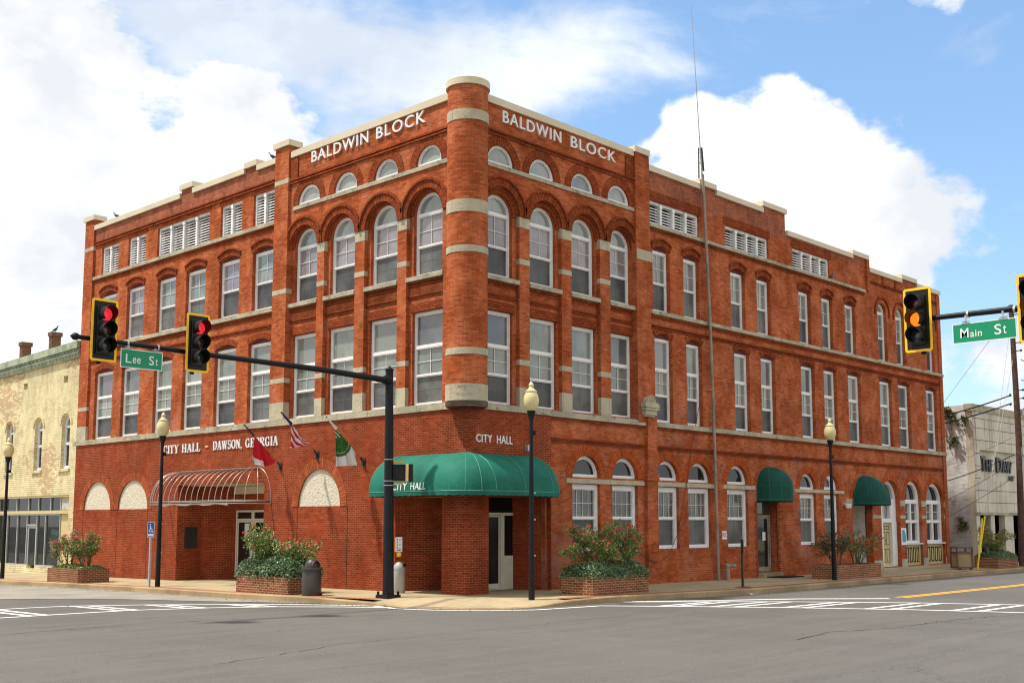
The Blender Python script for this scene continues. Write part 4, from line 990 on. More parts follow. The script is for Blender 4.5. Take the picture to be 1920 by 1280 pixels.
# bare frame of the awning over the Lee Street entrance
mb = MB(); pa, pb, zt, zb = 1.15, .85, 3.85, 2.72
sts = [(-.16, 15.0, pa * math.cos(R(a)), pb * math.sin(R(a))) for a in (90, 108, 126, 144, 162, 180)] + [(-.16, 15.0 - 4.9 * k / 13, -pa, 0) for k in range(1, 13)] + [(-.16, 10.1, pa * math.cos(R(a)), pb * math.sin(R(a))) for a in (180, 201, 223, 246, 270)]
for st in sts: mb.tube([prof(st, k / 12, zt, zb) for k in range(13)], .012, 6)
for dz in (0, -.10): mb.tube([prof(st, 1, zt, zb) + Vector((0, 0, dz)) for st in sts], .018, 6)
mb.tube([(-.17, 15.0, zt), (-.17, 10.1, zt)], .018, 6); mb.tube([(-.17, 15.85, zb), (-.17, 9.25, zb)], .016, 6)
for st in sts[::2]: mb.tube([prof(st, 1, zt, zb), prof(st, 1, zt, zb) + Vector((0, 0, -.1))], .012, 5)
fr_o = mb.build('awning_frame', M['awnpipe'], B, smooth=60, label='bare silver hooped frame with its canvas gone')
mb = MB()
pts = [prof(st, 1, zt, zb) + Vector((.03, 0, -.11)) for st in sts[6:19]]
for i in range(len(pts) - 1):
    d0, d1 = .03 + .025 * math.sin(i * 1.7), .03 + .025 * math.sin((i + 1) * 1.7)
    mb.face([pts[i], pts[i + 1], pts[i + 1] - Vector((0, 0, d1)), pts[i] - Vector((0, 0, d0))])
mb.build('torn_canvas', M['white2'], fr_o)
# small fittings on the walls
mb = MB(); mb.box(FR, 2.26, 2.36, 4.08, 4.26, .15, .27); mb.build('wall_lamp', M['steel'], B)
mb = MB(); mb.tube([FR(22.05, 2.75, 0), FR(22.05, 2.75, .12)], .03, 6); mb.lathe(FR(22.0, 2.66, .16), [(0, -.1), (.07, -.08), (.09, .06), (.03, .1)], 10); mb.lathe(FR(22.2, 2.66, .16), [(0, -.1), (.07, -.08), (.09, .06), (.03, .1)], 10); split(mb, 'floodlight', M['white2'], B, smooth=40)
# carved stone cap of the slim pilaster
mb = MB(); cu = 8.36
for z0, z1, w, n in ((5.50, 5.56, .27, .20), (5.56, 5.72, .31, .25), (5.72, 5.78, .37, .31), (5.80, 5.92, .38, .31), (5.92, 5.97, .36, .29)): mb.box(FR, cu - w, cu + w, z0, z1, -.05, n)
mb.plate(FR, semi(cu - .26, cu + .26, 5.97, 6.19, ry=.21), [], .02, .25)
mb.ring(FR, cu, 5.98, .10, .125, .24, .27, seg=14); mb.ring(FR, cu, 5.98, .20, .235, .24, .275, seg=14)
for k in range(5): a = math.pi * (k + .5) / 5; mb.tube([FR(cu + .04 * math.cos(a), 5.98 + .04 * math.sin(a), .255), FR(cu + .19 * math.cos(a), 5.98 + .17 * math.sin(a), .255)], .012, 4)
mb.build('carved_stone_finial', M['stone2'], B)

# ================================================================== things fixed to or leaning on the building
t = thing('antenna_mast', 'tall thin radio aerial on a grey pipe rising up the side wall past the roof', 'antenna', (12.3, -.15, 0))
mb = MB(); mb.tube([(12.3, -.16, -.1), (12.2, -.17, 5), (12.05, -.18, 9.5), (11.74, -.2, 14.6)], .055, 8); 
for z, x in ((4.2, 12.22), (9.3, 12.06)): mb.lathe((x, -.175, z), [(.055, -.05), (.075, -.04), (.075, .04), (.055, .05)], 8)
mb.build('pipe', M['rustpipe'], t, smooth=60)
mb = MB(); mb.tube([(12.17, -.17, 6.75), (12.05, -.17, 6.72), (11.98, .02, 6.72)], .03, 6); mb.tube([(11.76, -.2, 14.0), (11.9, .05, 14.0)], .02, 6); split(mb, 'bracket', M['rustpipe'], t)
mb = MB(); mb.tube([(11.70, -.2, 14.6), (11.58, -.2, 16.0), (11.22, -.2, 20.9)], [.035, .022, .008], 6); mb.build('aerial_rod', M['wiregrey'], t, smooth=60)
mb = MB(); mb.tube([(11.80, -.2, 14.75), (11.70, -.2, 15.6)], .045, 6); mb.tube([(11.50, -.2, 14.4), (11.52, -.2, 15.55)], .028, 6); mb.tube([(11.5, -.2, 15.0), (11.8, -.2, 15.0)], .012, 4); mb.build('dipole', M['wire'], t)

t = thing('fire_connection_sign', 'small white square sign lettered FDC in red on the brick wall', 'sign', (12.96, -.01, 1.5))
mb = MB(); mb.box(FR, 12.80, 13.13, 1.37, 1.69, 0, .012); mb.build('sign_plate', M['signwhite'], t)
mb = MB(); mb.plate(FR, rect(12.80, 13.13, 1.37, 1.69), [rect(12.815, 13.115, 1.385, 1.675)], .012, .015); mb.build('border', M['red'], t)
lettering('FDC', FR, 12.835, 13.095, 1.45, 1.62, .012, .016, 'red', t, .015)
t = thing('fire_hose_connection', 'grey standpipe with a sideways hose outlet in front of the brick wall', 'standpipe', (12.6, -.35, -.04))
mb = MB(); mb.tube([(12.6, -.35, -.1), (12.6, -.35, .42)], .075, 12); mb.lathe((12.6, -.35, .46), [(.03, -.06), (.10, -.05), (.105, .03), (.06, .08), (0, .09)], 12); mb.build('pipe', M['rustpipe'], t, smooth=50)
mb = MB(); mb.tube([(12.6, -.35, .45), (12.98, -.38, .45)], [.06, .055], 10); mb.tube([(12.9, -.375, .45), (13.0, -.385, .45)], .075, 10); mb.build('hose_outlet', M['rustpipe'], t, smooth=50)
mb = MB(); mb.tube([Vector((x, y, z)) for x, y, z in ((11.5, -.05, 6.9), (11.45, -.06, 6.1), (10.98, -.06, 4.76), (10.51, -.07, 3.07), (10.0, -.07, 1.61), (9.45, -.09, .89), (8.9, -.11, .67), (8.4, -.16, .72), (7.95, -.06, .93), (7.7, -.05, 1.1))], .012, 5)
tag(mb.build('dangling_cable', M['cord'], None), 'loose dark cable hanging in a long loop down the brick wall', 'cable')
t = thing('wall_poster', 'white framed poster with a teal shape on the brick beside the pale yellow door', 'poster', (27.6, -.01, 1.35))
mb = MB(); mb.box(FR, 27.30, 27.80, .97, 1.73, 0, .02); mb.build('poster_board', M['signwhite'], t)
mb = MB(); mb.plate(FR, [(27.36, 1.12), (27.72, 1.10), (27.74, 1.38), (27.60, 1.66), (27.38, 1.64)], [], .02, .024); mb.build('poster_print', M['teal'], t)
mb = MB(); mb.box(FW, 15.4, 16.9, -.05, -.02, -.95, -.25); tag(mb.build('door_mat', M['blackm'], None), 'flat black mat on the pavement before the glass door', 'mat')

# flags on slanting poles
def flag_thing(y, z, label, kind):
    t = thing('wall_flag', label, 'flag', (-.15, y, z), 'flags on the Lee Street wall')
    base = Vector((-.16, y, z)); tip = Vector((-1.62, y, z + 1.28)); d = (tip - base).normalized()
    mb = MB(); mb.box(FL, y - .07, y + .07, z - .16, z + .10, .15, .18); mb.tube([base + Vector((0, 0, -.05)), base + d * .2], .035, 8); mb.box(FL, y - .03, y + .03, z - .12, z + .02, .18, .24)
    split(mb, 'bracket', M['bracket'], t)
    mb = MB(); mb.tube([base, tip], .014, 6); mb.build('flag_pole', M['flagpole'], t, smooth=60)
    mb = MB(); mb.lathe(tip, [(0, -.03), (.025, 0), (0, .04)], 8); mb.build('finial', M['yellow'] if kind == 'us' else M['bracket'], t, smooth=60)
    return t, base, tip, d
def cloth(base, d, s0, s1, drop, mats, fold=.08, nu=22, nv=26, shape=None, seed=0, colf=None, spread=0.0):
    """flag cloth hung from the pole between s0 (low) and s1 (high); colf(u, v) picks the colour"""
    rnd = random.Random(seed); ph = rnd.uniform(0, 6); mb = MB(); g = []
    for i in range(nu + 1):
        u = i / nu; row = []
        for j in range(nv + 1):
            v = j / nv; top = base + d * (s0 + (s1 - s0) * u); q = shape(u, v)
            p = top + Vector((q[0], 0, q[1])); amp = fold * v ** .8 * (1 - .3 * u)
            p.y += amp * math.sin(u * 13 + ph + v * 2.0) + .35 * amp * math.sin(u * 27 + v * 5) + spread * v * (u - .5)
            row.append(p)
        g.append(row)
    for i in range(nu):
        for j in range(nv):
            mb.face([g[i][j], g[i + 1][j], g[i + 1][j + 1], g[i][j + 1]], mi=colf((i + .5) / nu, (j + .5) / nv))
    return mb
M['fred'] = plain('flag_red', (.55, .015, .03), .75, .2, .08, 9); M['fwhite'] = plain('flag_white', (.74, .72, .72), .75, .2, .06, 9)
M['fblue'] = plain('flag_blue', (.02, .03, .12), .75, .2, .1, 9); M['fgreen'] = plain('flag_green', (.03, .14, .03), .75, .2, .35, 14); M['fgold'] = plain('flag_gold', (.35, .38, .16), .75, .2, .1)
t, b_, tip, d = flag_thing(8.72, 3.86, 'red and white flag with dark blue top, nearest the bare awning frame', 'ga')
mb = cloth(b_, d, .62, 1.38, .8, None, .10, shape=lambda u, v: (v * (-.10 + .32 * (1 - u)), -v * (.62 + .20 * math.sin(u * 2.6) - .35 * (1 - u) ** 2)), seed=3, colf=lambda u, v: 0 if (v < .34 or u < .45) else (1 if v > .62 + .2 * u else 0))
mb.build('flag_cloth', [M['fred'], M['fwhite']], t, smooth=60)
mb = MB(); mb.tube([b_ + d * 1.42, b_ + d * 1.93], [.035, .02], 8); mb.build('rolled_canton', M['fblue'], t, smooth=60)
t, b_, tip, d = flag_thing(6.71, 4.16, 'red and white striped flag on the middle of the three wall poles', 'us')
def usc(u, v):
    k = int((u * 3.3 + v * 3.6) * 1.35); return k % 2
mb = cloth(b_, d, .58, 1.42, .8, None, .075, shape=lambda u, v: (v * .10 * (1 - u), -v * (.06 + .72 * u ** .9)), seed=5, colf=usc, nu=26)
mb.build('flag_cloth', [M['fred'], M['fwhite']], t, smooth=60)
mb = MB(); mb.tube([b_ + d * 1.38, b_ + d * 1.60, b_ + d * 1.92], [.05, .04, .022], 8); mb.build('rolled_canton', M['fblue'], t, smooth=60)
t, b_, tip, d = flag_thing(4.35, 3.84, 'green over white flag with a pale seal, on the pole nearest the corner awning', 'city')
def gc(u, v):
    x = (u * .85, v * .82); r = math.hypot(u - .95, (v - .02) * 1.0)
    if r < .72:
        if .60 < r < .635: return 2
        if r < .2 and int(v * 30) % 3 == 0: return 1
        return 0
    return 1
mb = cloth(b_, d, .46, 1.49, .8, None, .055, shape=lambda u, v: (v * .02, -v * (.42 + .75 * u)), seed=9, colf=gc, nu=30, nv=30)
mb.build('flag_cloth', [M['fgreen'], M['fwhite'], M['fgold']], t, smooth=60)
mb = MB(); mb.tube([b_ + d * 1.44, b_ + d * 1.6, b_ + d * 1.9], [.05, .032, .022], 8); mb.build('rolled_cloth', M['fwhite'], t, smooth=60)

# ================================================================== ground
def gz(x, y): return -.009 * min(max(y, 0), 60) - .003 * min(max(x, 0), 80)
mb = MB(); n = 40
xs = [-600, -200, -80, -40, -20, -10, -5, 0, 5, 10, 20, 40, 80, 200, 600]
for i in range(len(xs) - 1):
    for j in range(len(xs) - 1):
        q = [(xs[i], xs[j]), (xs[i + 1], xs[j]), (xs[i + 1], xs[j + 1]), (xs[i], xs[j + 1])]
        mb.face([(x, y, gz(x, y) - .16) for x, y in q])
mb.build('road', M['asphalt'], None, kind='structure')
# kerb line (outer top edge) from far Lee Street round the corner to far Main Street
curb = [(-4.35, 90), (-4.3, 40), (-4.1, 21.2), (-3.65, 17), (-3.5, 11.7), (-3.62, 6.4), (-3.42, 2.6), (-3.15, .4), (-2.9, -.9), (-2.35, -2.1), (-1.6, -2.95), (-.6, -3.3), (.6, -3.32), (2.4, -3.38), (4.4, -3.65), (8, -4.1), (12, -3.95), (17.2, -3.75), (25, -3.55), (33.5, -3.35), (50, -3.3), (120, -3.3)]
def ramp(i): return {7: .55, 8: .0, 9: .0, 10: .0, 11: .25, 12: .8}.get(i, 1)   # the dropped kerb
def inward(i, d):
    a, b = Vector((*curb[max(i - 1, 0)], 0)), Vector((*curb[min(i + 1, len(curb) - 1)], 0)); t_ = (b - a).normalized(); nrm = Vector((-t_.y, t_.x, 0))
    p = Vector((*curb[i], 0)) + nrm * d; return p.x, p.y
def refine(fn, k=1): return [fn(i) for i in range(len(curb))]
def zt(p, f=1): return gz(*p) - .15 * (1 - f)
mb = MB()
for i in range(len(curb) - 1):
    r0, r1 = ramp(i), ramp(i + 1)
    a, b = curb[i], curb[i + 1]; a1, b1 = inward(i, .03), inward(i + 1, .03); a2, b2 = inward(i, .17), inward(i + 1, .17)
    za, zb = zt(a, r0) + .006, zt(b, r1) + .006
    mb.face([(*a, gz(*a) - .2), (*b, gz(*b) - .2), (*b, zb - .025), (*a, za - .025)]); mb.face([(*a, za - .025), (*b, zb - .025), (*b1, zb), (*a1, za)]); mb.face([(*a1, za), (*b1, zb), (*b2, zb), (*a2, za)])
mb.build('kerb', M['curb'], None, kind='structure')
mb = MB(); ins = [inward(i, .17) for i in range(len(curb))]; pav = [inward(i, .55) for i in range(len(curb))]; i2 = [inward(i, 1.35) for i in range(len(curb))]
for i in range(len(curb) - 1):
    f0, f1 = ramp(i), ramp(i + 1); g0, g1 = .3 + .7 * f0, .3 + .7 * f1
    if 6 < i < 12: mb.face([(*ins[i], zt(ins[i], f0)), (*ins[i + 1], zt(ins[i + 1], f1)), (*pav[i + 1], zt(pav[i + 1], g1)), (*pav[i], zt(pav[i], g0))])
    mb.face([(*pav[i], zt(pav[i], g0)), (*pav[i + 1], zt(pav[i + 1], g1)), (*i2[i + 1], zt(i2[i + 1])), (*i2[i], zt(i2[i]))])
W_ = [(3.5, y) for x, y in i2[:7]] + [(2.5, 3.2)] * 6 + [(x, 3.5) for x, y in i2[13:]]
for i in range(len(curb) - 1):
    q = [i2[i], i2[i + 1], W_[i + 1], W_[i]]
    if W_[i] == W_[i + 1]: q = q[:3]
    mb.face([(*p, gz(*p)) for p in q])
mb.build('sidewalk', M['walk'], None, kind='structure')
mb = MB()
for i in range(len(curb) - 1):
    if 6 < i < 12: continue
    mb.face([(*ins[i], zt(ins[i], 1)), (*ins[i + 1], zt(ins[i + 1], 1)), (*pav[i + 1], zt(pav[i + 1], 1)), (*pav[i], zt(pav[i], 1))])
mb.build('paver_strip', M['paver'], None, kind='structure')
mb = MB(); q = [inward(8, .12), (-2.35, -2.1 + .12), inward(10, .12), inward(10, .42), inward(9, .42), inward(8, .42)]
mb.face([(*p, gz(*p) - .142) for p in q]); mb.build('ramp_strip', M['paver'], None, kind='structure')
mb = MB(); rl = random.Random(77)
for i in range(len(curb) - 1):
    L_ = math.dist(curb[i], curb[i + 1])
    if L_ > 30: continue
    for k in range(int(L_ * 34)):
        f = rl.random(); q0, q1 = inward(i, -.04 - abs(rl.gauss(0, .30))), inward(i + 1, -.04 - abs(rl.gauss(0, .30))); x, y = q0[0] + (q1[0] - q0[0]) * f, q0[1] + (q1[1] - q0[1]) * f
        s_ = rl.uniform(.008, .026); z = gz(x, y) - .148
        mb.face([(x - s_, y, z), (x, y - s_ * .7, z + s_ * .5), (x + s_, y, z), (x, y + s_ * .7, z + s_ * .3)])
tag(mb.build('gutter_litter', M['litter'], None, kind='stuff'), 'pale grit and dry leaf bits lying along the kerb gutter', 'litter')
# opposite corner kerbs and pavements (outside the picture)
mb = MB(); mb.box(FW, -60, -19.5, -.2, -.0, 8, 60); mb.box(FW, -18, 90, -.2, -.0, -60, -20.5); mb.build('far_sidewalk', M['walk'], None, kind='structure')
# paler pavement of Lee Street
pg = [(-3.0, 1.3), (-4.75, 5.35), (-5.75, 8.2), (-6.7, 9.9), (-8.1, 11.3), (-11, 12.3), (-19, 12.6), (-19.4, 90), (-4.2, 90), (-4.0, 21.2), (-3.55, 17), (-3.4, 11.7), (-3.5, 6.4), (-3.32, 2.6)]
mb = MB()
for t_ in tessellate_polygon([[Vector((*p, 0)) for p in pg]]): mb.face([(*pg[i], gz(*pg[i]) - .150) for i in t_])
mb.build('side_street', M['oldroad'], None, kind='structure')
# painted lines
def stripe(mb, pts, w, dz=-.154, taper=None):
    for i in range(len(pts) - 1):
        a, b = Vector((*pts[i], 0)), Vector((*pts[i + 1], 0)); d = (b - a).normalized(); nn = Vector((-d.y, d.x, 0)) * w / 2
        mb.face([(p.x, p.y, gz(p.x, p.y) + dz) for p in (a - nn, b - nn, b + nn, a + nn)])
XLU = [(-16, 6.9), (-9.1, 6.8), (-8.25, 6.65), (-6.7, 5.5), (-5.3, 4.0), (-4.15, 2.55), (-3.5, 1.2), (-3.1, .2)]
XLL = [(-16, 3.8), (-9.9, 3.85), (-8.0, 3.8), (-6.1, 2.95), (-4.85, 1.95), (-3.85, .55), (-3.2, -.6)]
XRU = [(2.6, -3.5), (3.85, -4.6), (4.9, -5.6), (5.93, -6.65), (7.0, -8.0), (8.05, -9.4), (9.3, -11.8), (10.2, -15), (10.4, -19)]
XRL = [(1.0, -4.0), (2.3, -5.6), (3.1, -6.7), (3.95, -7.85), (4.75, -9.15), (5.55, -10.5), (6.4, -12.5), (7.0, -15), (7.2, -19)]
mb = MB()
for l in (XLU, XLL, XRU, XRL): stripe(mb, l, .17)
stripe(mb, [(2.9, -3.6), (4.66, -4.75), (7.2, -6.2), (9.2, -8.0)], .26)
stripe(mb, [(-1.2, -3.75), (.4, -3.95), (1.0, -4.0)], .14); stripe(mb, [(-3.1, .2), (-3.35, -.9), (-3.0, -2.0), (-2.2, -3.1), (-1.2, -3.75)], .14)
def lerpl(l, s):
    L_ = [0]
    for i in range(1, len(l)): L_.append(L_[-1] + math.dist(l[i], l[i - 1]))
    s = max(0, min(s, L_[-1]))
    for i in range(1, len(l)):
        if s <= L_[i]: f = (s - L_[i - 1]) / (L_[i] - L_[i - 1]); return (l[i - 1][0] + (l[i][0] - l[i - 1][0]) * f, l[i - 1][1] + (l[i][1] - l[i - 1][1]) * f)
    return l[-1]

def at(l, v, ax):   # point of polyline l where coordinate ax equals v
    for p, q in zip(l, l[1:]):
        if min(p[ax], q[ax]) <= v <= max(p[ax], q[ax]): f = (v - p[ax]) / ((q[ax] - p[ax]) or 1); return (p[0] + (q[0] - p[0]) * f, p[1] + (q[1] - p[1]) * f)
for x in (-15.2, -14.85, -13.5, -13.15, -11.95, -11.6, -10.45, -10.08, -8.2, -7.83, -6.66, -6.3, -5.2, -4.88): stripe(mb, [at(XLU, x, 0), at(XLL, x, 0)], .16, -.1545)
for y in (-5.15, -5.5, -6.22, -6.7, -7.68, -8.1, -9.4, -9.9, -11.2, -11.75, -13.2, -13.7, -15.3, -15.8, -17.4, -17.9): stripe(mb, [at(XRU, y, 1), at(XRL, y, 1)], .16, -.1545)
mb.build('crosswalk_paint', M['rpw'], None, kind='structure')
mb = MB(); rc = random.Random(5)
def crack(pts, w=.02, step=.25):
    path = []
    for p, q in zip(pts, pts[1:]):
        n_ = max(1, int(math.dist(p, q) / step))
        for k in range(n_): f = k / n_; path.append((p[0] + (q[0] - p[0]) * f + rc.gauss(0, .035), p[1] + (q[1] - p[1]) * f + rc.gauss(0, .035)))
    path.append(pts[-1])
    for p, q in zip(path, path[1:]): stripe(mb, [p, q], w * rc.uniform(.4, 1.5), -.156)
crack([(-14.5, -.5), (-12.99, -.55), (-11.64, -.37), (-10.21, -.3), (-8.95, -.5), (-8.0, -.7), (-7.01, -1.11), (-5.91, -1.63), (-4.6, -2.6)], .022)
crack([(9.5, -13.2), (6.0, -12.89), (4.32, -12.54), (2.47, -12.34), (.43, -12.32), (-1.34, -11.82), (-3.2, -12.1)], .024)
crack([(-12.6, -7.6), (-11.2, -7.2), (-9.47, -6.61), (-8.0, -6.65), (-6.29, -6.46), (-4.81, -6.67), (-2.9, -6.3), (-1.2, -6.6)], .012)
crack([(-13.5, 1.6), (-12.2, .9), (-11.5, .2), (-11.3, -.4)], .012); crack([(3.5, -17), (3.1, -15.4), (2.6, -13.9), (2.5, -12.4)], .014)
mb.build('road_crack', M['tar'], None, kind='structure')
mb = MB()
for dy in (-.115, .115): stripe(mb, [(9.9, -8.0 + dy), (20, -7.9 + dy), (60, -7.7 + dy), (110, -7.6 + dy)], .16)
mb.build('yellow_centre_line', M['rpy'], None, kind='structure')

# ================================================================== street furniture
def dup(root, loc, label=None, rz=None):
    r = root.copy(); col.objects.link(r); r.location = loc
    if rz is not None: r.rotation_euler = (0, 0, rz)
    if label: r['label'] = label
    for ch in list(root.children):
        c_ = ch.copy(); col.objects.link(c_); c_.parent = r
        for g in ch.children:
            d_ = g.copy(); col.objects.link(d_); d_.parent = c_
    return r
# ---- lamps
lamp = thing('street_lamp', 'black street lamp with cream acorn globe at the corner, in front of the city hall lettering', 'street lamp', (0, 0, 0), 'acorn globe street lamps')
lamp['label'] = 'black acorn-globe street lamp at the corner, in front of the large green awning'
mb = MB(); mb.tube([(0, 0, -.05), (0, 0, 4.62)], [.085, .048], 12); mb.build('pole', M['black'], lamp, smooth=40)
mb = MB(); mb.lathe((0, 0, 0), [(.048, 4.60), (.055, 4.66), (.05, 4.70), (.10, 4.88), (.115, 4.93), (.115, 4.97), (0, 4.98)], 16); mb.build('fitter', M['black'], lamp, smooth=40)
mb = MB(); mb.lathe((0, 0, 0), [(.10, 4.975), (.16, 5.04), (.205, 5.17), (.21, 5.28), (.19, 5.39), (.15, 5.46), (.16, 5.475), (.16, 5.50), (.11, 5.54), (.068, 5.59), (.06, 5.635), (.075, 5.665), (.055, 5.71), (.025, 5.75), (0, 5.77)], 24); mb.build('globe', M['acorn'], lamp, smooth=35)
mb = MB(); mb.box(FW, .05, .13, 4.32, 4.44, -.045, .045); mb.build('photocell_box', M['blackm'], lamp)
mb = MB(); 
for z in (2.75, 2.05, 1.1): mb.box(FW, .04, .10, z, z + .04, -.06, -.03)
split(mb, 'banner_bolt', M['steel'], lamp)
lamp.location = (.12, -2.38, 0)
dup(lamp, (-2.93, 11.54, gz(0, 11.5) - .02), 'black acorn-globe street lamp beside the blue parking sign')
dup(lamp, (15.20, -3.10, -.05), 'black acorn-globe street lamp at the planter on the shaded Main Street side')
q = dup(lamp, (-3.36, 22.75, gz(0, 22.7)), 'black acorn-globe street lamp before the yellow brick shopfront'); q.scale = (1, 1, .96)

# ---- traffic signals, built facing -Y and turned
def signal(lit):
    t = thing('traffic_signal', 'x', 'traffic signal', (0, 0, 0), 'traffic signals on the mast arms')
    H = 1.385; W = .61; fr = FR     # u, z, n: n towards the viewer
    def rr(w, h, r, k=4):
        pts = []
        for cx_, cz_, a0 in ((w - r, -h + r, -90), (w - r, h - r, 0), (-w + r, h - r, 90), (-w + r, -h + r, 180)):
            for i in range(k + 1): a = R(a0 + 90 * i / k); pts.append((cx_ + r * math.cos(a), cz_ + r * math.sin(a)))
        return pts
    mb = MB(); mb.plate(fr, rr(W / 2, H / 2, .06), [], -.012, 0); mb.build('backplate', M['signalblack'], t)
    mb = MB(); mb.plate(fr, rr(W / 2, H / 2, .06), [rr(W / 2 - .052, H / 2 - .052, .015)], .0, .008); mb.build('reflective_border', M['yellow'], t)
    mb = MB()
    for k in (-1, 0, 1): mb.plate(fr, [(p[0], p[1] + k * .352) for p in rr(.175, .173, .03)], [], -.20, .05)
    mb.build('housing', M['signalblack'], t)
    mb = MB()
    for k in (-.528, -.176, .176, .528): mb.box(fr, -.178, .178, k - .004, k + .004, .048, .053)
    mb.box(fr, -.182, -.174, -.53, .53, .03, .054)
    mb.build('door_seam', M['bracket'], t)
    for k, nm in ((1, 'r'), (0, 'a'), (-1, 'g')):
        cz_ = k * .352
        mb = MB(); mb.lathe(fr(0, cz_, .055), [(.15, 0), (.135, .018), (.08, .035), (0, .042)], 20, M=Matrix.Rotation(R(90), 4, 'X'))
        on = (lit == nm); mt = {'r': 'redlit', 'a': 'ambl'}[nm] if on else {'r': 'lensr', 'a': 'lensa', 'g': 'lensg'}[nm]
        mb.build('lens', M[mt], t, smooth=60, label={'r': 'lit red lens', 'a': 'lit amber lens'}[nm] if on else None)
        mb = MB(); S_ = 24; a0, a1 = R(-52), R(232)      # cut-away visor
        for i in range(S_):
            p, q = a0 + (a1 - a0) * i / S_, a0 + (a1 - a0) * (i + 1) / S_
            def ln_(a): return .20 + .10 * max(0, math.sin(a) * .5 + .5)
            for r_ in (.165, .160):
                mb.face([fr(r_ * math.cos(p), cz_ + r_ * math.sin(p), .05), fr(r_ * math.cos(q), cz_ + r_ * math.sin(q), .05), fr(r_ * math.cos(q), cz_ + r_ * math.sin(q), .05 + ln_(q)), fr(r_ * math.cos(p), cz_ + r_ * math.sin(p), .05 + ln_(p))])
            mb.face([fr(r_ * math.cos(a), cz_ + r_ * math.sin(a), .05 + ln_(a)) for r_, a in ((.165, p), (.165, q), (.160, q), (.160, p))])
        mb.build('visor', M['signalblack'], t)
    mb = MB(); mb.box(fr, -.05, .05, -.72, .72, -.24, -.21); mb.box(fr, -.05, .05, .60, .64, -.22, -.1); mb.box(fr, -.05, .05, -.66, -.62, -.22, -.1); mb.build('mounting_bracket', M['blackm'], t)
    return t
sr = signal('r'); sr['label'] = 'yellow-bordered signal with bright red light at the far end of the left mast arm'
sr.location = (-10.62, .50, 6.19)
q = dup(sr, (-8.30, .50, 6.17), 'yellow-bordered signal with red light on the left arm, between its street sign and pole')
sa = signal('a'); sa['label'] = 'yellow-bordered signal with glowing amber light at the tip of the right mast arm'
sa.location = (1.03, -12.79, 6.29); sa.rotation_euler = (0, 0, R(-90))
q = dup(sa, (1.03, -15.17, 6.25), 'yellow-bordered signal cut by the right edge of the picture, beside the Main St sign', R(-90))
# ---- mast poles
def mast(name_lab, base, top, arm, tip_r, root_r, clamps, arm_z0):
    t = thing('signal_mast_pole', name_lab, 'signal pole', base, 'signal mast poles'); b_ = Vector(base)
    mb = MB(); mb.tube([b_ + Vector((0, 0, -.05)), b_ + Vector((0, 0, .25)), Vector((b_.x - .03, b_.y + .03, top))], [.165, .15, .105], 16); mb.build('pole', M['black'], t, smooth=40)
    mb = MB(); mb.lathe((b_.x - .03, b_.y + .03, top), [(.12, -.04), (.125, .0), (.06, .05), (.03, .09), (0, .1)], 16); mb.build('pole_cap', M['black'], t, smooth=40)
    mb = MB(); mb.box(FW, b_.x - .24, b_.x + .24, b_.z - .02, b_.z + .07, b_.y - .24, b_.y + .24); mb.build('base_plate', M['blackm'], t)
    mb = MB()
    for sx in (-1, 1):
        for sy in (-1, 1): mb.tube([b_ + Vector((sx * .19, sy * .19, .05)), b_ + Vector((sx * .19, sy * .19, .16))], .035, 6)
    split(mb, 'anchor_bolt', M['blackm'], t)
    mb = MB(); n = len(arm) - 1; mb.tube(arm, [root_r + (tip_r - root_r) * i / n for i in range(n + 1)], 14); a = mb.build('mast_arm', M['black'], t, smooth=40)
    d = (Vector(arm[-1]) - Vector(arm[-2])).normalized()
    mb = MB(); e = Vector(arm[-1]); mb.tube([e - d * .02, e + d * .06, e + d * .14], [tip_r * 1.55, tip_r * 1.55, .01], 10); mb.build('arm_cap', M['blackm'], a)
    mb = MB(); s0 = Vector(arm[0]); mb.tube([s0 - d * .12, s0 + d * .05], root_r * 1.5, 10); mb.build('arm_flange', M['black'], a)
    mb = MB()
    for f in clamps:
        p = Vector(arm[0]).lerp(Vector(arm[-1]), f); mb.tube([p - d * .022, p + d * .022], root_r + (tip_r - root_r) * f + .012, 12, caps=False)
    split(mb, 'clamp_band', M['steel'], a)
    return t
arm = [(-2.30, .80, 5.86), (-4.6, .77, 5.935), (-7.9, .73, 5.96), (-11.15, .70, 6.01)]
mast('tall black pole carrying the left mast arm, in front of the corner awning', (-2.13, .80, -.01), 6.17, arm, .052, .085, (.78, .865), 5.9)
arm = [(1.18, -21.2, 6.16), (1.17, -18, 6.24), (1.16, -15.5, 6.28), (1.15, -12.95, 6.31)]
mast('black pole and mast arm reaching in from the right edge of the picture', (1.2, -21.4, -.05), 6.5, arm, .055, .09, (.78, .895), 6.2)
# ---- street name signs
def street_sign(label, fr, u0, u1, z0, z1, words, arm_z, us, group='street name signs'):
    t = thing('street_name_sign', label, 'street sign', fr((u0 + u1) / 2, z0, 0), group)
    mb = MB(); mb.box(fr, u0, u1, z0, z1, 0, .008); mb.build('sign_plate', M['green'], t)
    mb = MB(); mb.plate(fr, rect(u0 - .004, u1 + .004, z0 - .004, z1 + .004), [rect(u0 + .014, u1 - .014, z0 + .014, z1 - .014)], -.001, .0105); mb.build('border', M['signwhite'], t)
    for w, a_, b_, c_, d_ in words: lettering(w, fr, a_, b_, c_, d_, .008, .012, 'signwhite', t, .006, 1.08)
    mb = MB()
    for u in us:
        mb.box(fr, u - .09, u + .09, z1, z1 + .012, -.015, .02); mb.box(fr, u - .02, u + .02, z1 + .012, arm_z - .03, -.006, .006); mb.box(fr, u - .07, u + .07, z1 + .035, z1 + .045, -.03, .03)
    split(mb, 'hanger', M['steel'], t)
    return t
F_L = lambda u, z, n: Vector((u, .64 - n, z))
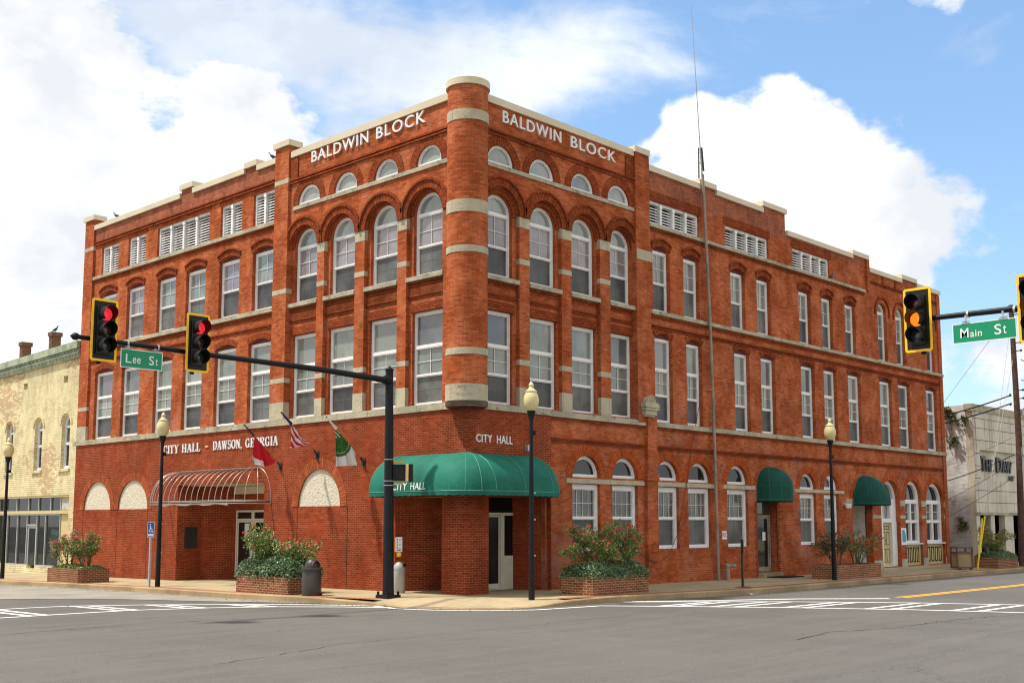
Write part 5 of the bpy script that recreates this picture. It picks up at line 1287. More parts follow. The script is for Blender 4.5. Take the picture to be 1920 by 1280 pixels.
street_sign('green street sign reading Lee St hung between the two red signals', F_L, -10.14, -9.12, 5.44, 5.86, [('L', -9.99 - .03, -9.88, 5.55, 5.75), ('ee', -9.85, -9.655, 5.55, 5.68), ('S', -9.45, -9.33, 5.545, 5.755), ('t', -9.29, -9.235, 5.55, 5.70)], 5.97, (-9.95, -9.30))
F_R = lambda u, z, n: Vector((1.10 - n, -u, z))
street_sign('green street sign reading Main St hung under the right mast arm', F_R, 13.50, 14.80, 5.69, 6.10, [('M', 13.66, 13.83, 5.80, 6.0), ('ain', 13.865, 14.105, 5.80, 5.94), ('S', 14.36, 14.50, 5.795, 6.005), ('t', 14.535, 14.60, 5.80, 5.97)], 6.30, (13.78, 14.54))
# ---- pedestrian signal and push button on the left pole
t = thing('pedestrian_signal', 'black pedestrian signal head in yellow brackets on the tall black corner pole', 'pedestrian signal', (-1.95, .62, 3.3))
Rz = Matrix.Rotation(R(-46), 3, 'Z')
FP = lambda u, z, n: Vector((-2.15, .80, 0)) + Rz @ Vector((u, -n, z))
mb = MB(); mb.box(FP, .11, .45, 3.12, 3.56, -.20, .06); mb.build('housing', M['signalblack'], t)
mb = MB(); mb.plate(FP, rect(.12, .44, 3.13, 3.55), [rect(.15, .41, 3.16, 3.52)], .06, .075); mb.build('housing_rim', M['blackm'], t)
mb = MB(); mb.box(FP, .452, .53, 3.10, 3.575, -.19, .05); mb.build('housing_side', M['palepaint'], t)
mb = MB(); mb.box(FP, .532, .64, 3.08, 3.57, -.17, .03); mb.build('visor', M['signalblack'], t)
mb = MB()
for z in (3.62, 3.05): mb.box(FP, .08, .36, z - .022, z + .022, -.09, -.02); mb.box(FP, .10, .15, z - .06, z + .05, -.10, .0); mb.box(FP, .32, .38, z - .035, z + .035, -.10, .0)
split(mb, 'bracket', M['amberpaint'], t)
mb = MB()
for z in (3.68, 3.10, 2.98): mb.tube([(-2.15, .80, z), (-2.15, .80, z + .02)], .145, 16, caps=False)
split(mb, 'strap', M['steel'], t)
t = thing('push_button_sign', 'small white crossing sign with yellow push button on the corner pole', 'crossing button', (-2.0, .6, 1.2))
FB = lambda u, z, n: Vector((-2.06, .70, 0)) + Matrix.Rotation(R(-18), 3, 'Z') @ Vector((u, -n, z))
mb = MB(); mb.box(FB, -.005, .195, 1.20, 1.58, .12, .15); mb.build('backing', M['amberpaint'], t)
mb = MB(); mb.box(FB, .01, .20, 1.20, 1.60, .15, .158); mb.build('sign_plate', M['signwhite'], t)
mb = MB(); mb.plate(FB, rect(.018, .192, 1.208, 1.592), [rect(.024, .186, 1.214, 1.586)], .158, .160); mb.build('border', M['blackm'], t)
mb = MB()
for z in (1.53, 1.46, 1.39, 1.32): mb.box(FB, .04, .07, z - .02, z + .018, .158, .161); 
for z in (1.545, 1.515, 1.475, 1.445, 1.405, 1.375, 1.335, 1.305): mb.box(FB, .09, .17, z - .004, z + .006, .158, .161)
mb.box(FB, .04, .17, 1.24, 1.27, .158, .161)
mb.build('crossing_symbols', M['blackm'], t)
mb = MB(); mb.lathe(FB(.11, 1.13, .17), [(.0, -.055), (.055, -.04), (.055, .04), (0, .055)], 12); mb.box(FB, .06, .15, 1.07, 1.19, .06, .15); mb.build('push_button', M['amberpaint'], t, smooth=40)
# ---- parking sign
t = thing('accessible_parking_sign', 'blue accessible parking sign on a thin steel post beside the street lamp', 'parking sign', (-3.28, 11.45, -.1))
mb = MB(); mb.box(FW, -3.31, -3.25, -.15, 1.55, 11.42, 11.48); mb.build('post', M['steel'], t)
FS = lambda u, z, n: Vector((-3.28, 11.45, 0)) + Matrix.Rotation(R(-38), 3, 'Z') @ Vector((u, -n - .04, z))
mb = MB(); mb.box(FS, -.11, .11, 1.50, 2.0, 0, .006); mb.build('sign_plate', M['bluesign'], t)
mb = MB(); mb.plate(FS, rect(-.11, .11, 1.50, 2.0), [rect(-.10, .10, 1.51, 1.99)], .006, .009); mb.ring(FS, -.005, 1.735, .043, .064, .006, .010, R(150), R(395), 16)
mb.lathe(FS(-.02, 1.915, .008), [(0, -.022), (.022, 0), (0, .022)], 8); mb.box(FS, -.032, -.006, 1.745, 1.89, .006, .01); mb.box(FS, -.02, .04, 1.80, 1.822, .006, .01); mb.box(FS, -.02, .055, 1.74, 1.762, .006, .01); mb.box(FS, .035, .058, 1.68, 1.76, .006, .01); mb.box(FS, .04, .085, 1.67, 1.69, .006, .01)
mb.build('wheelchair_symbol', M['signwhite'], t)
mb = MB(); mb.box(FS, -.085, .085, 1.545, 1.62, .006, .009); mb.build('white_panel', M['signwhite'], t)
# ---- signpost seen edge-on and bins
t = thing('signpost', 'thin dark post with a small sign seen edge on, near the kerb of Main Street', 'signpost', (8.91, -3.3, -.03))
mb = MB(); mb.box(FW, 8.88, 8.94, -.05, 1.46, -3.33, -3.27); mb.build('post', M['bracket'], t)
mb = MB(); mb.box(FW, 8.78, 9.05, .99, 1.47, -3.35, -3.342) if False else mb.box(FW, 8.79, 9.02, 1.0, 1.44, -3.16, -3.10) if False else mb.plate(lambda u, z, n: Vector((8.91, -3.3, 0)) + Matrix.Rotation(R(28), 3, 'Z') @ Vector((u, -n, z)), rect(-.15, .15, 1.0, 1.45), [], .03, .045)
mb.build('sign_plate', M['bracket'], t)
mb = MB(); mb.lathe((8.91, -3.3, -.035), [(.24, -.02), (.24, .01), (.03, .02), (0, .03)], 18, sx=1.4); mb.build('foot_plate', M['bracket'], t)
t = thing('trash_can', 'dark brown plastic trash can with domed lid beside the middle planter', 'trash can', (-2.95, 3.12, -.03))
o = (-2.95, 3.12, -.03)
mb = MB(); mb.lathe(o, [(.255, .0), (.262, .04), (.265, .70), (.25, .72)], 28); mb.build('bin_body', M['bin'], t, smooth=40)
mb = MB(); mb.lathe(o, [(.26, .70), (.295, .705), (.295, .765), (.23, .775), (.19, .775)], 28); mb.build('rim', M['bin'], t, smooth=40)
mb = MB(); mb.lathe(o, [(.20, .77)] + [(.20 * math.cos(a), .78 + .24 * math.sin(a)) for a in [math.pi / 2 * k / 8 for k in range(9)]], 28); mb.build('domed_lid', M['bin'], t, smooth=50)
FBn = lambda u, z, n: Vector(o) + Matrix.Rotation(R(8), 3, 'Z') @ Vector((u, -n, z))
mb = MB(); mb.plate(FBn, semi(-.12, .12, .79, .955, ry=.13), [], .05, .165); mb.build('lid_opening', M['gap'], t)  # near-black plate, painted as the shade inside the lid
mb = MB(); mb.ring(FBn, 0, .82, .12, .145, .05, .185, -.2, math.pi + .2, 16); mb.build('opening_rim', M['bin'], t)
mb = MB(); mb.box(FBn, .02, .22, .06, .09, .2, .27); mb.box(FBn, .14, .16, -.0, .09, .2, .262); mb.build('foot_bracket', M['bin'], t)
t = thing('trash_can', 'pale grey metal trash can with rounded top behind the corner pole', 'trash can', (-.58, 2.14, -.02))
o = (-.58, 2.14, -.02)
mb = MB(); mb.lathe(o, [(.15, .0), (.165, .02), (.168, .66), (.15, .67)], 26); mb.build('bin_body', M['bingrey'], t, smooth=40)
mb = MB(); mb.lathe(o, [(.175, .665), (.178, .70)] + [(.178 * math.cos(a), .70 + .19 * math.sin(a)) for a in [math.pi / 2 * k / 8 for k in range(9)]], 26); mb.build('rounded_top', M['bingrey'], t, smooth=50)
FB2 = lambda u, z, n: Vector(o) + Matrix.Rotation(R(28), 3, 'Z') @ Vector((u, -n, z))
mb = MB(); mb.plate(FB2, semi(-.09, .09, .73, .83, ry=.08), [], .08, .165); mb.build('lid_opening', M['gap'], t)  # dark inside of the grey bin, painted on a near-black plate
t = thing('wheeled_receptacle', 'square brown waste receptacle on small wheels beside the last planter', 'waste bin', (28.4, -2.25, -.09))
mb = MB(); X0, X1, Y0, Y1 = 28.08, 28.72, -2.58, -1.95
FQ = lambda u, z, n: Vector((28.4, -2.25, -.09)) + Matrix.Rotation(R(-42), 3, 'Z') @ Vector((u, -n, z))
mb.box(FQ, -.33, .33, .12, .72, -.3, .3); mb.build('bin_body', M['cream'] if False else M['curb'], t)
mb = MB(); mb.box(FQ, -.37, .37, .06, .14, -.34, .34); mb.box(FQ, -.37, .37, .70, .78, -.34, .34); mb.box(FQ, -.37, .37, .94, 1.0, -.34, .34)
for sx in (-1, 1):
    for sy in (-1, 1): mb.box(FQ, min(sx * .31, sx * .37), max(sx * .31, sx * .37), .1, .96, min(sy * .28, sy * .34), max(sy * .28, sy * .34))
mb.build('bin_frame', M['cart'], t)
for sx in (-.25, .25): mb = MB(); mb.tube([FQ(sx, .03, .28), FQ(sx, .03, .34)], .055, 12); mb.build('wheel', M['blackm'], t)
mb = MB()
for i in range(7):
    a, b = random.uniform(-.3, .3), random.uniform(-.12, .12); x, y = 7.95 + a, -4.25 + b
    mb.face([(x + random.uniform(-.14, .14), y + random.uniform(-.1, .1), -.18 + random.uniform(0, .07)) for _ in range(3)] + [(x + .1, y, -.15)])
tag(mb.build('crumpled_paper', M['paper'], None), 'scrap of crumpled pale blue litter in the gutter of Main Street', 'litter')

# ================================================================== planters and shrubs
def planter(x0, x1, y0, y1, h, label):
    z = gz((x0 + x1) / 2, (y0 + y1) / 2)
    t = thing('brick_planter', label, 'planter', ((x0 + x1) / 2, (y0 + y1) / 2, z), 'brick planters along the kerbs')
    mb = MB(); w = .12; A, B_ = (x0, x1, y0, y1), (x0 + w, x1 - w, y0 + w, y1 - w)
    o_ = [(x0, y0), (x1, y0), (x1, y1), (x0, y1)]; i_ = [(B_[0], B_[2]), (B_[1], B_[2]), (B_[1], B_[3]), (B_[0], B_[3])]
    for l in (o_, i_):
        for k in range(4): a, b = l[k], l[(k + 1) % 4]; mb.face([(*a, z - .06), (*b, z - .06), (*b, z + h), (*a, z + h)])
    for k in range(4): mb.face([(*o_[k], z + h), (*o_[(k + 1) % 4], z + h), (*i_[(k + 1) % 4], z + h), (*i_[k], z + h)])
    mb.build('brick_wall', M['plant'], t)
    mb = MB(); mb.face([(*p, z + h - .07) for p in i_]); mb.build('soil', M['soil'], t)
    return z + h - .07
def leaf(mb, p, s, rnd, mi=0):
    n = Vector((rnd.gauss(0, 1), rnd.gauss(0, 1), rnd.gauss(.7, .8))).normalized(); a = n.orthogonal().normalized(); a.rotate(Matrix.Rotation(rnd.uniform(0, 6.28), 3, n)); b = n.cross(a)
    q = [p - a * s, p + b * s * .5 - a * s * .1 + n * s * .15, p + a * s, p - b * s * .5 - a * s * .1 + n * s * .15]
    mb.face(q, [(0, 0)] * 4, mi)
def rose(x, y, z, w, h, label, seed, n=1500, flowers=40, lean=(0, 0), dens=1.0, stems=9, dry=False, fl='redfl', d=None):
    rnd = random.Random(seed); t = thing('rose_bush', label, 'rose bush', (x, y, z), 'rose bushes in the planters'); d = d or w
    sm, lm, fm = MB(), MB(), MB(); tips = []
    for i in range(stems):
        a = rnd.uniform(0, 6.28); r = rnd.uniform(.35, 1) ** .6; e = Vector((x + math.cos(a) * r * w + lean[0], y + math.sin(a) * r * d + lean[1], z + h * rnd.uniform(.5, 1.0) * (1.08 - .25 * r)))
        s = Vector((x + math.cos(a) * .12, y + math.sin(a) * .12, z - .02)); m = s.lerp(e, .5) + Vector((rnd.uniform(-.08, .08), rnd.uniform(-.08, .08), .12 * h)); m.x -= (e.x - s.x) * .12
        path = [s, s.lerp(m, .5) + Vector((0, 0, .05)), m, m.lerp(e, .5) + Vector((0, 0, .04)), e]; sm.tube(path, [.016, .013, .010, .007, .004], 5)
        tips.append((path, r))
        for k in range(rnd.randint(3, 5)):          # side twigs
            f = rnd.uniform(.35, 1); j = min(int(f * 4), 3); b0 = path[j].lerp(path[j + 1], f * 4 - j); q = b0 + Vector((rnd.gauss(0, .16), rnd.gauss(0, .16), rnd.uniform(.02, .26)))
            sm.tube([b0, b0.lerp(q, .5) + Vector((0, 0, .02)), q], [.007, .005, .003], 4); tips.append(([b0, b0.lerp(q, .3), b0.lerp(q, .6), b0.lerp(q, .85), q], r))
    for i in range(n):
        path, r = rnd.choice(tips); f = rnd.uniform(.12, 1) ** .75; j = min(int(f * 4), 3); p = path[j].lerp(path[j + 1], f * 4 - j)
        p = p + Vector((rnd.gauss(0, .075), rnd.gauss(0, .075), rnd.gauss(0, .06))); leaf(lm, p, rnd.uniform(.026, .05), rnd)
    for i in range(flowers):
        path, r = rnd.choice(tips); p = path[-1] + Vector((rnd.gauss(0, .03), rnd.gauss(0, .03), rnd.uniform(0, .05)))
        for k in range(8): leaf(lm, p + Vector((rnd.gauss(0, .018), rnd.gauss(0, .018), rnd.gauss(0, .015))), rnd.uniform(.026, .046), rnd, 1)
    sm.build('stems', M['bark'], t); lm.build('foliage', [M['leaf_dry'] if dry else M['leaf_rose'], M[fl]], t)
    return t
def lowcover(x0, x1, y0, y1, z, h, n, label, seed, mat='leaf_low', over=.08, size=(.03, .055), lump=.6):
    rnd = random.Random(seed); mb = MB(); ph = [rnd.uniform(0, 6) for _ in range(4)]
    core = MB()
    def top(x, y):
        ex = min(x - x0, x1 - x, y - y0, y1 - y); e = max(0, min(1, (ex + over) / .28)); return h * (e ** .3) * (1 + lump * .45 * math.sin(x * 4.1 + ph[0]) * math.cos(y * 3.7 + ph[1]) + lump * .2 * math.sin(x * 9 + y * 7 + ph[2]))
    for i in range(n):
        x, y = rnd.uniform(x0 - over, x1 + over), rnd.uniform(y0 - over, y1 + over); tt = top(x, y)
        leaf(mb, Vector((x, y, z - .05 + tt * (1 - rnd.random() ** 2.2 * .75) + rnd.gauss(0, .012))), rnd.uniform(*size), rnd)
    o_ = mb.build('ground_cover', M[mat], None, kind='stuff'); tag(o_, label, 'ground cover'); return o_
zt1 = planter(-3.50, -2.32, 16.05, 18.45, .50, 'brick planter on Lee Street beside the yellow shopfront')
rose(-2.85, 16.8, zt1, .55, 1.45, 'dense pink rose bush in the planter by the yellow building, nearest the camera', 11, 3600, 110, fl='pinkfl', stems=13)
rose(-3.0, 17.85, zt1, .65, 1.4, 'sparse leggy rose bush behind the denser one, by the yellow building', 12, 1900, 90, fl='pinkfl', lean=(-.05, .15), stems=9)
lowcover(-3.4, -2.4, 16.15, 18.35, zt1, .20, 2200, 'low green ground cover round the rose bushes before the yellow shopfront', 13, 'leaf_rose')
zt2 = planter(-3.14, -1.98, 3.95, 6.58, .50, 'brick planter on Lee Street beside the dark brown trash can')
rose(-2.5, 5.8, zt2, .68, 1.5, 'thick rose bush at the far end of the planter behind the dark trash can', 21, 4800, 40, lean=(-.05, .15), stems=15)
rose(-2.5, 4.75, zt2, .78, 1.35, 'open yellowish rose bush at the end of the planter beside the dark trash can', 22, 2800, 40, stems=12)
lowcover(-3.08, -2.04, 4.0, 6.5, zt2, .60, 8000, 'glossy dark low shrubbery filling the planter by the dark trash can', 23, over=.12)
zt3 = planter(2.0, 4.52, -2.92, -1.76, .50, 'brick planter on Main Street in front of the first arched windows')
rose(2.75, -2.3, zt3, 1.1, 1.55, 'wide red rose bush at the corner end of the planter below arched windows', 31, 4800, 90, stems=16, lean=(-.1, 0), d=.6)
rose(4.1, -2.3, zt3, 1.05, 1.7, 'tall red rose bush at the far end of the planter below arched windows', 32, 4200, 85, stems=14, lean=(.15, 0), d=.6)
rose(3.4, -2.45, zt3, .8, 1.6, 'middle red rose bush of the planter below arched windows', 34, 2600, 70, stems=12, lean=(0, -.1), d=.5)
lowcover(2.05, 4.47, -2.87, -1.81, zt3, .48, 7000, 'clipped dark glossy shrubbery filling the planter below the arched windows', 33, over=.1, lump=.25, size=(.03, .055))
zt4 = planter(15.75, 19.2, -2.92, -1.9, .50, 'brick planter on Main Street behind the street lamp between the two dark awnings')
rose(16.7, -2.4, zt4, .8, 1.35, 'brownish withered rose bush in the planter behind the Main Street lamp', 41, 2400, 40, stems=11, dry=True)
rose(18.3, -2.4, zt4, .85, 1.5, 'bare-stemmed red rose bush in the planter behind the Main Street lamp', 42, 1600, 90, stems=13)
zt5 = planter(30.9, 33.3, -2.9, -1.8, .48, 'last brick planter on Main Street beside the wheeled waste bin')
rose(32.1, -2.3, zt5, 1.15, 1.5, 'full rose bush in the last planter, behind the leaning yellow guards', 51, 4600, 60, stems=15, d=.6)
rose(31.2, -2.3, zt5, .45, 1.55, 'thin leggy rose stem rising at the left of the last planter', 52, 350, 16, stems=5, lean=(-.3, 0), d=.3)
lowcover(31.0, 33.2, -2.85, -1.85, zt5, .34, 5000, 'dark green shrubbery in the last brick planter on Main Street', 53)
# guy wire guards
for k, (b_, e_, lab) in enumerate((((29.55, -2.46, -.09), (29.86, -2.80, 2.26), 'leaning yellow guy wire guard, right one of the crossed pair'), ((29.50, -2.50, -.09), (29.74, -2.72, 2.17), 'leaning yellow guy wire guard, left one of the crossed pair'))):
    mb = MB(); mb.tube([b_, e_], .038, 8); tag(mb.build('guy_wire_guard', M['guard'], None, smooth=50), lab, 'guy wire guard', 'yellow guy wire guards')

# ================================================================== neighbours
# ---- yellow brick building up Lee Street
Y = thing('yellow_brick_building', 'yellow glazed brick shop building with green cornice and arched upper windows', 'building', (0, 28, 0))
YE = 52
WY = [(24.62, 25.40), (27.33, 28.10), (30.42, 31.18), (33.5, 34.28), (36.6, 37.4), (39.7, 40.5), (42.8, 43.6), (45.9, 46.7), (49, 49.8)]
VY = [(25.04, 25.44), (29.12, 29.52), (33.2, 33.6), (37.3, 37.7), (41.4, 41.8)]
hol = [semi(a, b, 4.30, 6.62) for a, b in WY] + [rect(a, b, 8.06, 8.36) for a, b in VY]
hol += [rect(24.42, 31.9, -.06, 3.16), rect(33.0, 41, -.06, 3.16), rect(42, 50, -.06, 3.16)]
mb = MB(); mb.plate(FL, [(23.80, -.5), (YE, -.5), (YE, 9.1), (23.80, 9.1)], hol, -.30, 0); mb.build('wall', M['yel'], Y)
mb = MB(); mb.plate(FL, [(23.8, 9.05), (YE, 8.3), (YE, 8.85), (23.8, 9.72)], [], -.3, .12); mb.build('cornice', M['cornice'], Y)
mb = MB()
for k in range(200):
    u = 23.85 + k * .14
    for z, n in ((9.32, .20), (9.14, .16)): zz = z - (u - 23.8) * .029; mb.box(FL, u, u + .075, zz, zz + .09, .1, n)
mb.plate(FL, [(23.8, 9.43), (YE, 8.61), (YE, 8.87), (23.8, 9.74)], [], .0, .24)
mb.plate(FL, [(23.8, 9.23), (YE, 8.41), (YE, 8.48), (23.8, 9.30)], [], .0, .18)
mb.build('dentil_course', M['cornice'], Y)
for a, b in WY:
    window(Y, FL, semi(a, b, 4.30, 6.62), [(rect(a + .09, b - .09, 4.4, 5.35), 'g_dark', 1, 1), (rect(a + .09, b - .09, 5.42, 6.1), 'g_scr', 1, 1), (semi(a + .09, b - .09, 6.16, 6.52, ry=.34), 'g_up', 1, 1)], -.2, mat='white2')
mb = MB()
for a, b in WY: mb.ring(FL, (a + b) / 2, 6.23, (b - a) / 2 + .08, (b - a) / 2 + .20, -.02, .04); mb.box(FL, a - .12, b + .12, 4.18, 4.30, -.05, .07)
split(mb, 'brick_arch', M['yel'], Y)
mb = MB()
for a, b in VY: mb.box(FL, a, b, 8.06, 8.36, -.3, -.26); 
split(mb, 'vent_back', M['gap'], Y)
mb = MB()
for a, b in VY:
    for k in range(3): mb.box(FL, a, b, 8.09 + k * .09, 8.13 + k * .09, -.24, -.16)
split(mb, 'vent_slats', M['white2'], Y)
mb = MB(); mb.box(FW, .32, 14, -.4, 8.9, 23.85, 23.95); mb.box(FW, .32, 14, 3.2, 8.9, 24, YE); mb.box(FW, 6, 14, -.4, 3.2, 24, YE); mb.build('building_body', M['yel'], Y)
mb = MB(); mb.box(FW, .3, 6, 3.16, 3.2, 24.0, YE); mb.box(FW, .35, 6, -.36, -.30, 24, YE); mb.build('shop_ceiling', M['inner'], Y)
mb = MB(); mb.box(FW, 4.0, 5.9, -.4, 3.2, 24, YE); mb.box(FW, .35, 5.9, -.4, 3.2, 24.0, 24.1); mb.box(FW, .35, 5.9, -.4, 3.2, 32.2, 32.4); mb.build('shop_inner_wall', M['inner'], Y)
# shopfront
for U0 in (24.42, 33.0):
    D_ = U0 - 24.42
    mb = MB(); FWd = .045
    mb.box(FL, 24.42 + D_, 31.9 + D_, 2.36, 2.50, -.25, -.02); mb.box(FL, 24.42 + D_, 31.9 + D_, 3.08, 3.16, -.25, -.02); split(mb, 'shopfront_header', M['ypaint'], Y)
    mb = MB()
    for u in (25.42, 26.40, 27.62, 28.66, 29.9, 31.1, 31.85): mb.box(FL, u + D_ - .03, u + D_ + .03, 2.5, 3.08, -.2, -.10)
    for u in (25.42, 26.85, 27.70, 28.72, 29.75, 30.85, 31.85): mb.box(FL, u + D_ - .03, u + D_ + .03, .1, 2.36, -.2, -.10)
    mb.box(FL, 25.42 + D_, 31.85 + D_, 2.30, 2.36, -.2, -.08); mb.box(FL, 25.42 + D_, 27.6 + D_, .06, .12, -.2, -.08); mb.box(FL, 28.45 + D_, 31.85 + D_, .06, .12, -.2, -.08)
    mb.box(FL, 27.70 + D_, 28.72 + D_, 1.83, 1.90, -.2, -.09)
    mb.build('shopfront_frame', M['steel'], Y)
    mb = MB(); mb.box(FL, 25.3 + D_, 27.6 + D_, -.4, .06, -.25, -.04); mb.box(FL, 28.45 + D_, 31.9 + D_, -.4, .06, -.25, -.04); split(mb, 'bulkhead', M['yel'], Y)
    mb = MB(); mb.plate(FL, rect(25.42 + D_, 31.88 + D_, .08, 3.1), [], -.17, -.16); mb.build('pane', M['clear'], Y)
    mb = MB(); mb.plate(FL, rect(27.76 + D_, 28.66 + D_, -.3, 1.82), [rect(27.86 + D_, 28.56 + D_, -.1, 1.72)], -.19, -.14); dd = mb.build('shop_door', M['steel'], Y)
    mb = MB(); mb.plate(FL, rect(24.46 + D_, 25.38 + D_, -.4, 3.1), [], -.2, -.14); mb.build('boarded_door', M['ypaint'], Y)
    mb = MB(); mb.plate(FL, rect(24.52 + D_, 25.30 + D_, 2.55, 2.95), [], -.14, -.12); mb.build('boarded_transom', M['whitebrick'], Y)
# things in the shop window
mb = MB(); mb.box(FW, .8, 1.6, -.3, .35, 29.6, 30.6); tag(mb.build('cardboard_box', M['curb'], None), 'pale cardboard carton on the floor inside the yellow shopfront', 'box')
mb = MB(); FPo = lambda u, z, n: Vector((.30 - n, 0, 0)) + Vector((0, 26.35, 1.2)) + Matrix.Rotation(R(8), 3, 'X') @ Vector((0, u, z)); mb.box(FPo, -.33, .33, -.45, .5, 0, .01)
t = thing('window_poster', 'blue and white poster hung askew inside the yellow building shop window', 'poster', (.3, 26.3, 1.2)); mb.build('poster_sheet', M['paper'], t)
mb = MB(); mb.box(FPo, -.30, .30, -.1, .25, .01, .016); mb.build('poster_print', M['teal'], t)
# chimneys
for k, (y0, y1, zt_) in enumerate(((31.22, 31.66, 11.25), (34.58, 35.02, 11.12))):
    mb = MB(); mb.box(FW, 2.0, 2.45, 8.6, zt_ - .12, y0 + .05, y1 - .05); c_ = mb.build('chimney', M['chim'], Y)
    mb = MB(); mb.box(FW, 1.95, 2.5, zt_ - .2, zt_, y0, y1); mb.build('chimney_cap', M['chim'], c_)
# ---- painted building across the alley on Main Street
N_ = thing('pale_panel_building', 'pale stained panel fronted building with recessed sign across the alley', 'building', (36, 0, 0))
ZT = 8.03
mb = MB(); mb.plate(FR, [(36.0, -.5), (56, -.5), (56, 2.4), (36, 2.4)], [rect(36.5, 37.9, -.3, 2.38), rect(38.4, 39.8, -.3, 2.38), rect(41, 43.4, -.3, 2.38), rect(44.3, 49, -.3, 2.38)], -.35, -.03)
mb.plate(FR, [(36.0, 2.4), (56, 2.4), (56, ZT - .35), (36, ZT - .35)], [rect(36.78, 47.5, 4.15, 5.70)], -.35, 0)
mb.plate(FR, rect(36.7, 47.6, 4.1, 5.75), [], -.33, -.20)
mb.build('front_wall', M['panel'], N_)
mb = MB(); mb.plate(FR, rect(35.9, 56, ZT - .36, ZT), [], -.4, .06); mb.plate(FR, rect(35.95, 56, 2.36, 2.50), [], -.1, .08); mb.build('coping', M['cornice'] if False else M['bracket2'] if 'bracket2' in M else M['stone'], N_)
mb = MB()
for z in (2.98, 3.6, 6.18, 6.80, 7.30): mb.box(FR, 36.03, 56, z, z + .03, .0, .003)
for z in (4.22, 4.85, 5.5): mb.box(FR, 36.03, 36.77, z, z + .03, 0, .003)
for k in range(16):
    u = 36.35 + k * 1.2; mb.box(FR, u, u + .02, 2.5, 4.14, 0, .0025); mb.box(FR, u, u + .02, 5.72, ZT - .37, 0, .0025)
mb.build('panel_joint', M['bark'], N_)
mb = MB(); mb.box(FW, 36.0, 56, -.5, ZT - .05, .36, 22); mb.build('side_wall', M['whitebrick'], N_)
mb = MB(); mb.box(FR, 36.5, 49, -.3, 2.38, -.5, -.36); mb.build('recessed_front', M['recfr'], N_)
FNs = lambda u, z, n: Vector((u, .20 - n, z))
for w, a, b, c_, d_ in (('T', 37.15, 37.75, 4.62, 5.42), ('HE', 37.80, 38.75, 4.62, 5.26), ('D', 39.22, 39.95, 4.62, 5.42), ('AW', 40.0, 41.35, 4.62, 5.26)):
    lettering(w, FNs, a, b, c_, d_, .04, .12, 'bracket', N_, .02)
lettering('NE', FNs, 41.0, 41.7, 4.22, 4.48, .04, .09, 'bracket', N_, .02)
# weeds rooted in the painted side wall
def weed(x, y, z, r, n, label, seed, droop=.5, green=.5):
    rnd = random.Random(seed); t = thing('wall_weed', label, 'weed', (x, y, z), 'weeds rooted in the painted side wall'); sm, lm = MB(), MB()
    for i in range(n):
        d = Vector((-abs(rnd.gauss(.5, .3)), rnd.gauss(0, .7), rnd.gauss(.1, .6))).normalized() * r * rnd.uniform(.5, 1); b0 = Vector((x, y, z)); e = b0 + d - Vector((0, 0, droop * r * rnd.random()))
        m = b0 + d * .6 + Vector((0, 0, .1 * r)); sm.tube([b0, m, e], [.012, .009, .004], 4)
        for k in range(14): f = rnd.random(); p = b0.lerp(m, f) if rnd.random() < .3 else m.lerp(e, f); leaf(lm, p + Vector((rnd.gauss(0, .05), rnd.gauss(0, .05), rnd.gauss(0, .05))), rnd.uniform(.05, .12), rnd)
    sm.build('stems', M['bark'], t); lm.build('leaves', M['leaf_dry'], t)
weed(35.95, 1.25, 7.5, .7, 26, 'large dry fern-like weed at the top of the painted side wall', 61)
weed(35.95, 1.0, 6.1, .42, 12, 'dangling weed halfway up the painted side wall', 62, .9)
weed(35.95, .35, 7.2, .4, 8, 'small weed tuft near the corner of the painted building roof', 63)
weed(35.95, .75, 1.9, .45, 12, 'small green weed low on the painted side wall beside the alley', 64)

# ---- utility pole and wires
t = thing('utility_pole', 'tall dark wooden utility pole at the right edge of the picture', 'utility pole', (34.62, -2.7, -.1))
mb = MB(); mb.tube([(34.55, -2.65, -.2), (34.66, -2.74, 6), (34.62, -2.70, 12.6)], [.17, .15, .115], 12); mb.build('pole', M['woodpole'], t, smooth=50)
mb = MB()
for z in (12.1, 10.7, 10.3, 8.35, 7.95, 7.4): mb.tube([(34.62, -2.7, z), (34.85, -2.95, z + .05)], .025, 5); mb.lathe((34.88, -2.98, z + .05), [(0, -.06), (.05, -.04), (.05, .04), (0, .07)], 8)
for z in (8.15, 7.7): mb.lathe((34.48, -2.5, z), [(0, -.08), (.05, -.05), (.05, .05), (0, .08)], 8)
split(mb, 'insulator', M['bracket'], t, smooth=50)
mb = MB(); mb.box(FW, 34.70, 34.86, 7.15, 7.45, -3.0, -2.86); mb.build('meter_box', M['steel'], t)
mb = MB(); mb.tube([(34.6, -2.86, 2.0), (34.6, -2.86, 5.6)], .025, 6); mb.build('conduit', M['steel'], t)
def wire(label, a, b, sag, r=.014, mat='wire', n=16, grp='overhead wires'):
    a, b = Vector(a), Vector(b); mb = MB(); mb.tube([a.lerp(b, i / n) - Vector((0, 0, sag * 4 * (i / n) * (1 - i / n))) for i in range(n + 1)], r, 5)
    tag(mb.build('overhead_wire', M[mat], None, smooth=60), label, 'wire', grp)
wire('thick upper service cable from the utility pole to the back of the brick block', (34.5, -2.55, 8.15), (32.9, 6.5, 6.6), .35, .035)
wire('thick lower service cable from the utility pole to the back of the brick block', (34.5, -2.55, 7.75), (32.9, 6.0, 6.35), .35, .035)
wire('heavy dark cable rising to the pole across the recessed sign', (34.5, -2.55, 5.25), (32.6, 1.0, 3.75), .12, .024)
wire('thin cable below the heavy one, ending behind the brick block', (34.5, -2.55, 4.9), (32.6, 1.6, 2.35), .1, .012)
wire('lowest thin cable slanting down to the alley', (34.5, -2.55, 4.2), (32.6, 1.4, 1.5), .05, .012)
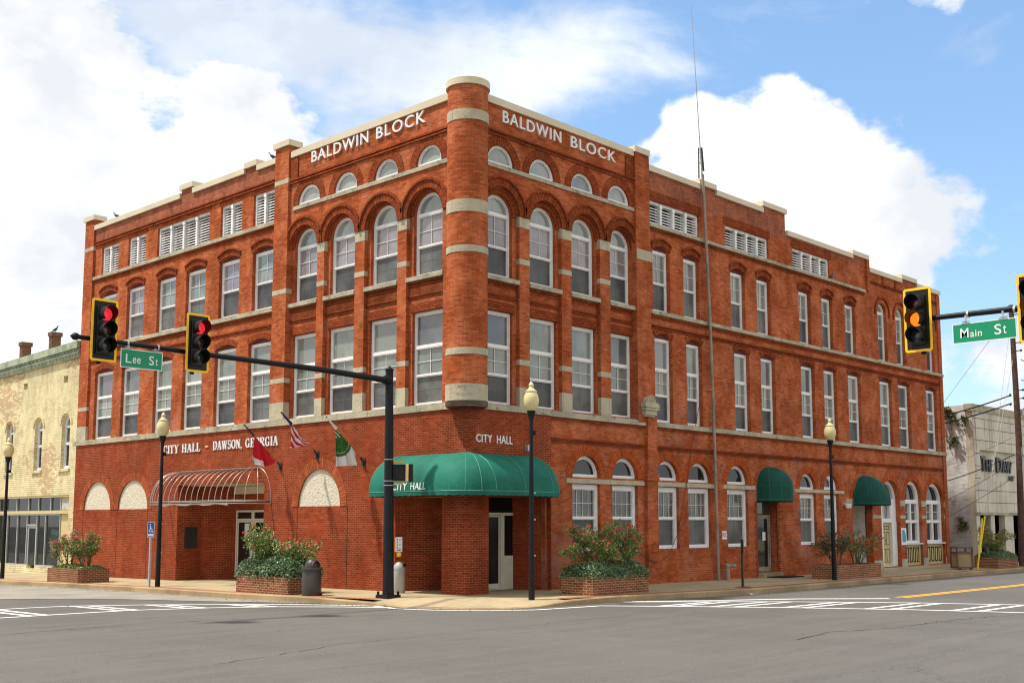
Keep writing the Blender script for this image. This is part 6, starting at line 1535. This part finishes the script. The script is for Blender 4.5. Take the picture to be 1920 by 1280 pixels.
wire('fine cable over the panel building sign, second from the sign top', (34.5, -2.55, 6.1), (32.6, 2.5, 3.9), .1, .008)
wire('long bare guy wire slanting across the sky above the painted building', (34.6, -2.7, 12.3), (35.5, 4.0, 4.8), .0, .012, 'wiregrey')
wire('pale guy wire in front of the panel building, left one', (34.6, -2.7, 12.0), (29.9, -2.85, 2.26), 0, .010, 'wiregrey')
wire('pale guy wire in front of the panel building, right one', (34.6, -2.7, 10.0), (29.8, -2.76, 2.17), 0, .010, 'wiregrey')
for z in (11.9, 9.9, 8.9): wire('cable leaving the right edge of the picture at %s height' % {11.9: 'topmost', 9.9: 'middle', 8.9: 'lowest'}[z], (34.85, -2.95, z), (60, -3.6, z + .3), .7, .02)

# ---- pigeons
def pigeon(x, y, z, heading, label, s=1.0):
    t = MB(); H = Matrix.Translation((x, y, z)) @ Matrix.Rotation(heading, 4, 'Z') @ Matrix.Scale(s, 4)
    # body rings along the spine from tail tip to beak
    st = [(-.19, .075, .004, .012), (-.14, .085, .022, .016), (-.09, .10, .040, .036), (-.03, .115, .055, .055), (.03, .135, .055, .058), (.075, .165, .040, .045), (.095, .20, .028, .030), (.105, .235, .027, .028), (.125, .255, .026, .025), (.145, .252, .014, .013), (.17, .243, .003, .003)]
    rings = []
    for a, c_, w, h in st: rings.append([H @ Vector((a, w * math.cos(2 * math.pi * k / 10), c_ + h * math.sin(2 * math.pi * k / 10))) for k in range(10)])
    for i in range(len(rings) - 1):
        for k in range(10): t.face([rings[i][k], rings[i][(k + 1) % 10], rings[i + 1][(k + 1) % 10], rings[i + 1][k]])
    for sy in (-1, 1): t.tube([H @ Vector((0, sy * .02, .075)), H @ Vector((.01, sy * .022, .03)), H @ Vector((.0, sy * .022, .0)), H @ Vector((.035, sy * .022, .0))], .006 * s, 5)
    tag(t.build('pigeon', M['pigeon'], None, smooth=80), label, 'pigeon', 'pigeons on the roofs')
M['pigeon'] = plain('pigeon_feathers', (.035, .036, .042), .6, .3, .3, 20)
pigeon(-.02, 9.85, 14.64, 2.3, 'dark pigeon perched on the roof edge beside the tall brick pier')
pigeon(-.02, 21.2, 14.66, 2.0, 'dark pigeon perched on the roof edge near the far left pier')
pigeon(21.55, -.02, 12.24, 0.2, 'dark pigeon on the stone ledge beside the last white louvred vent', 1.2)
pigeon(2.2, 31.4, 11.25, -1.2, 'pigeon perched on the chimney of the yellow building', 1.2)
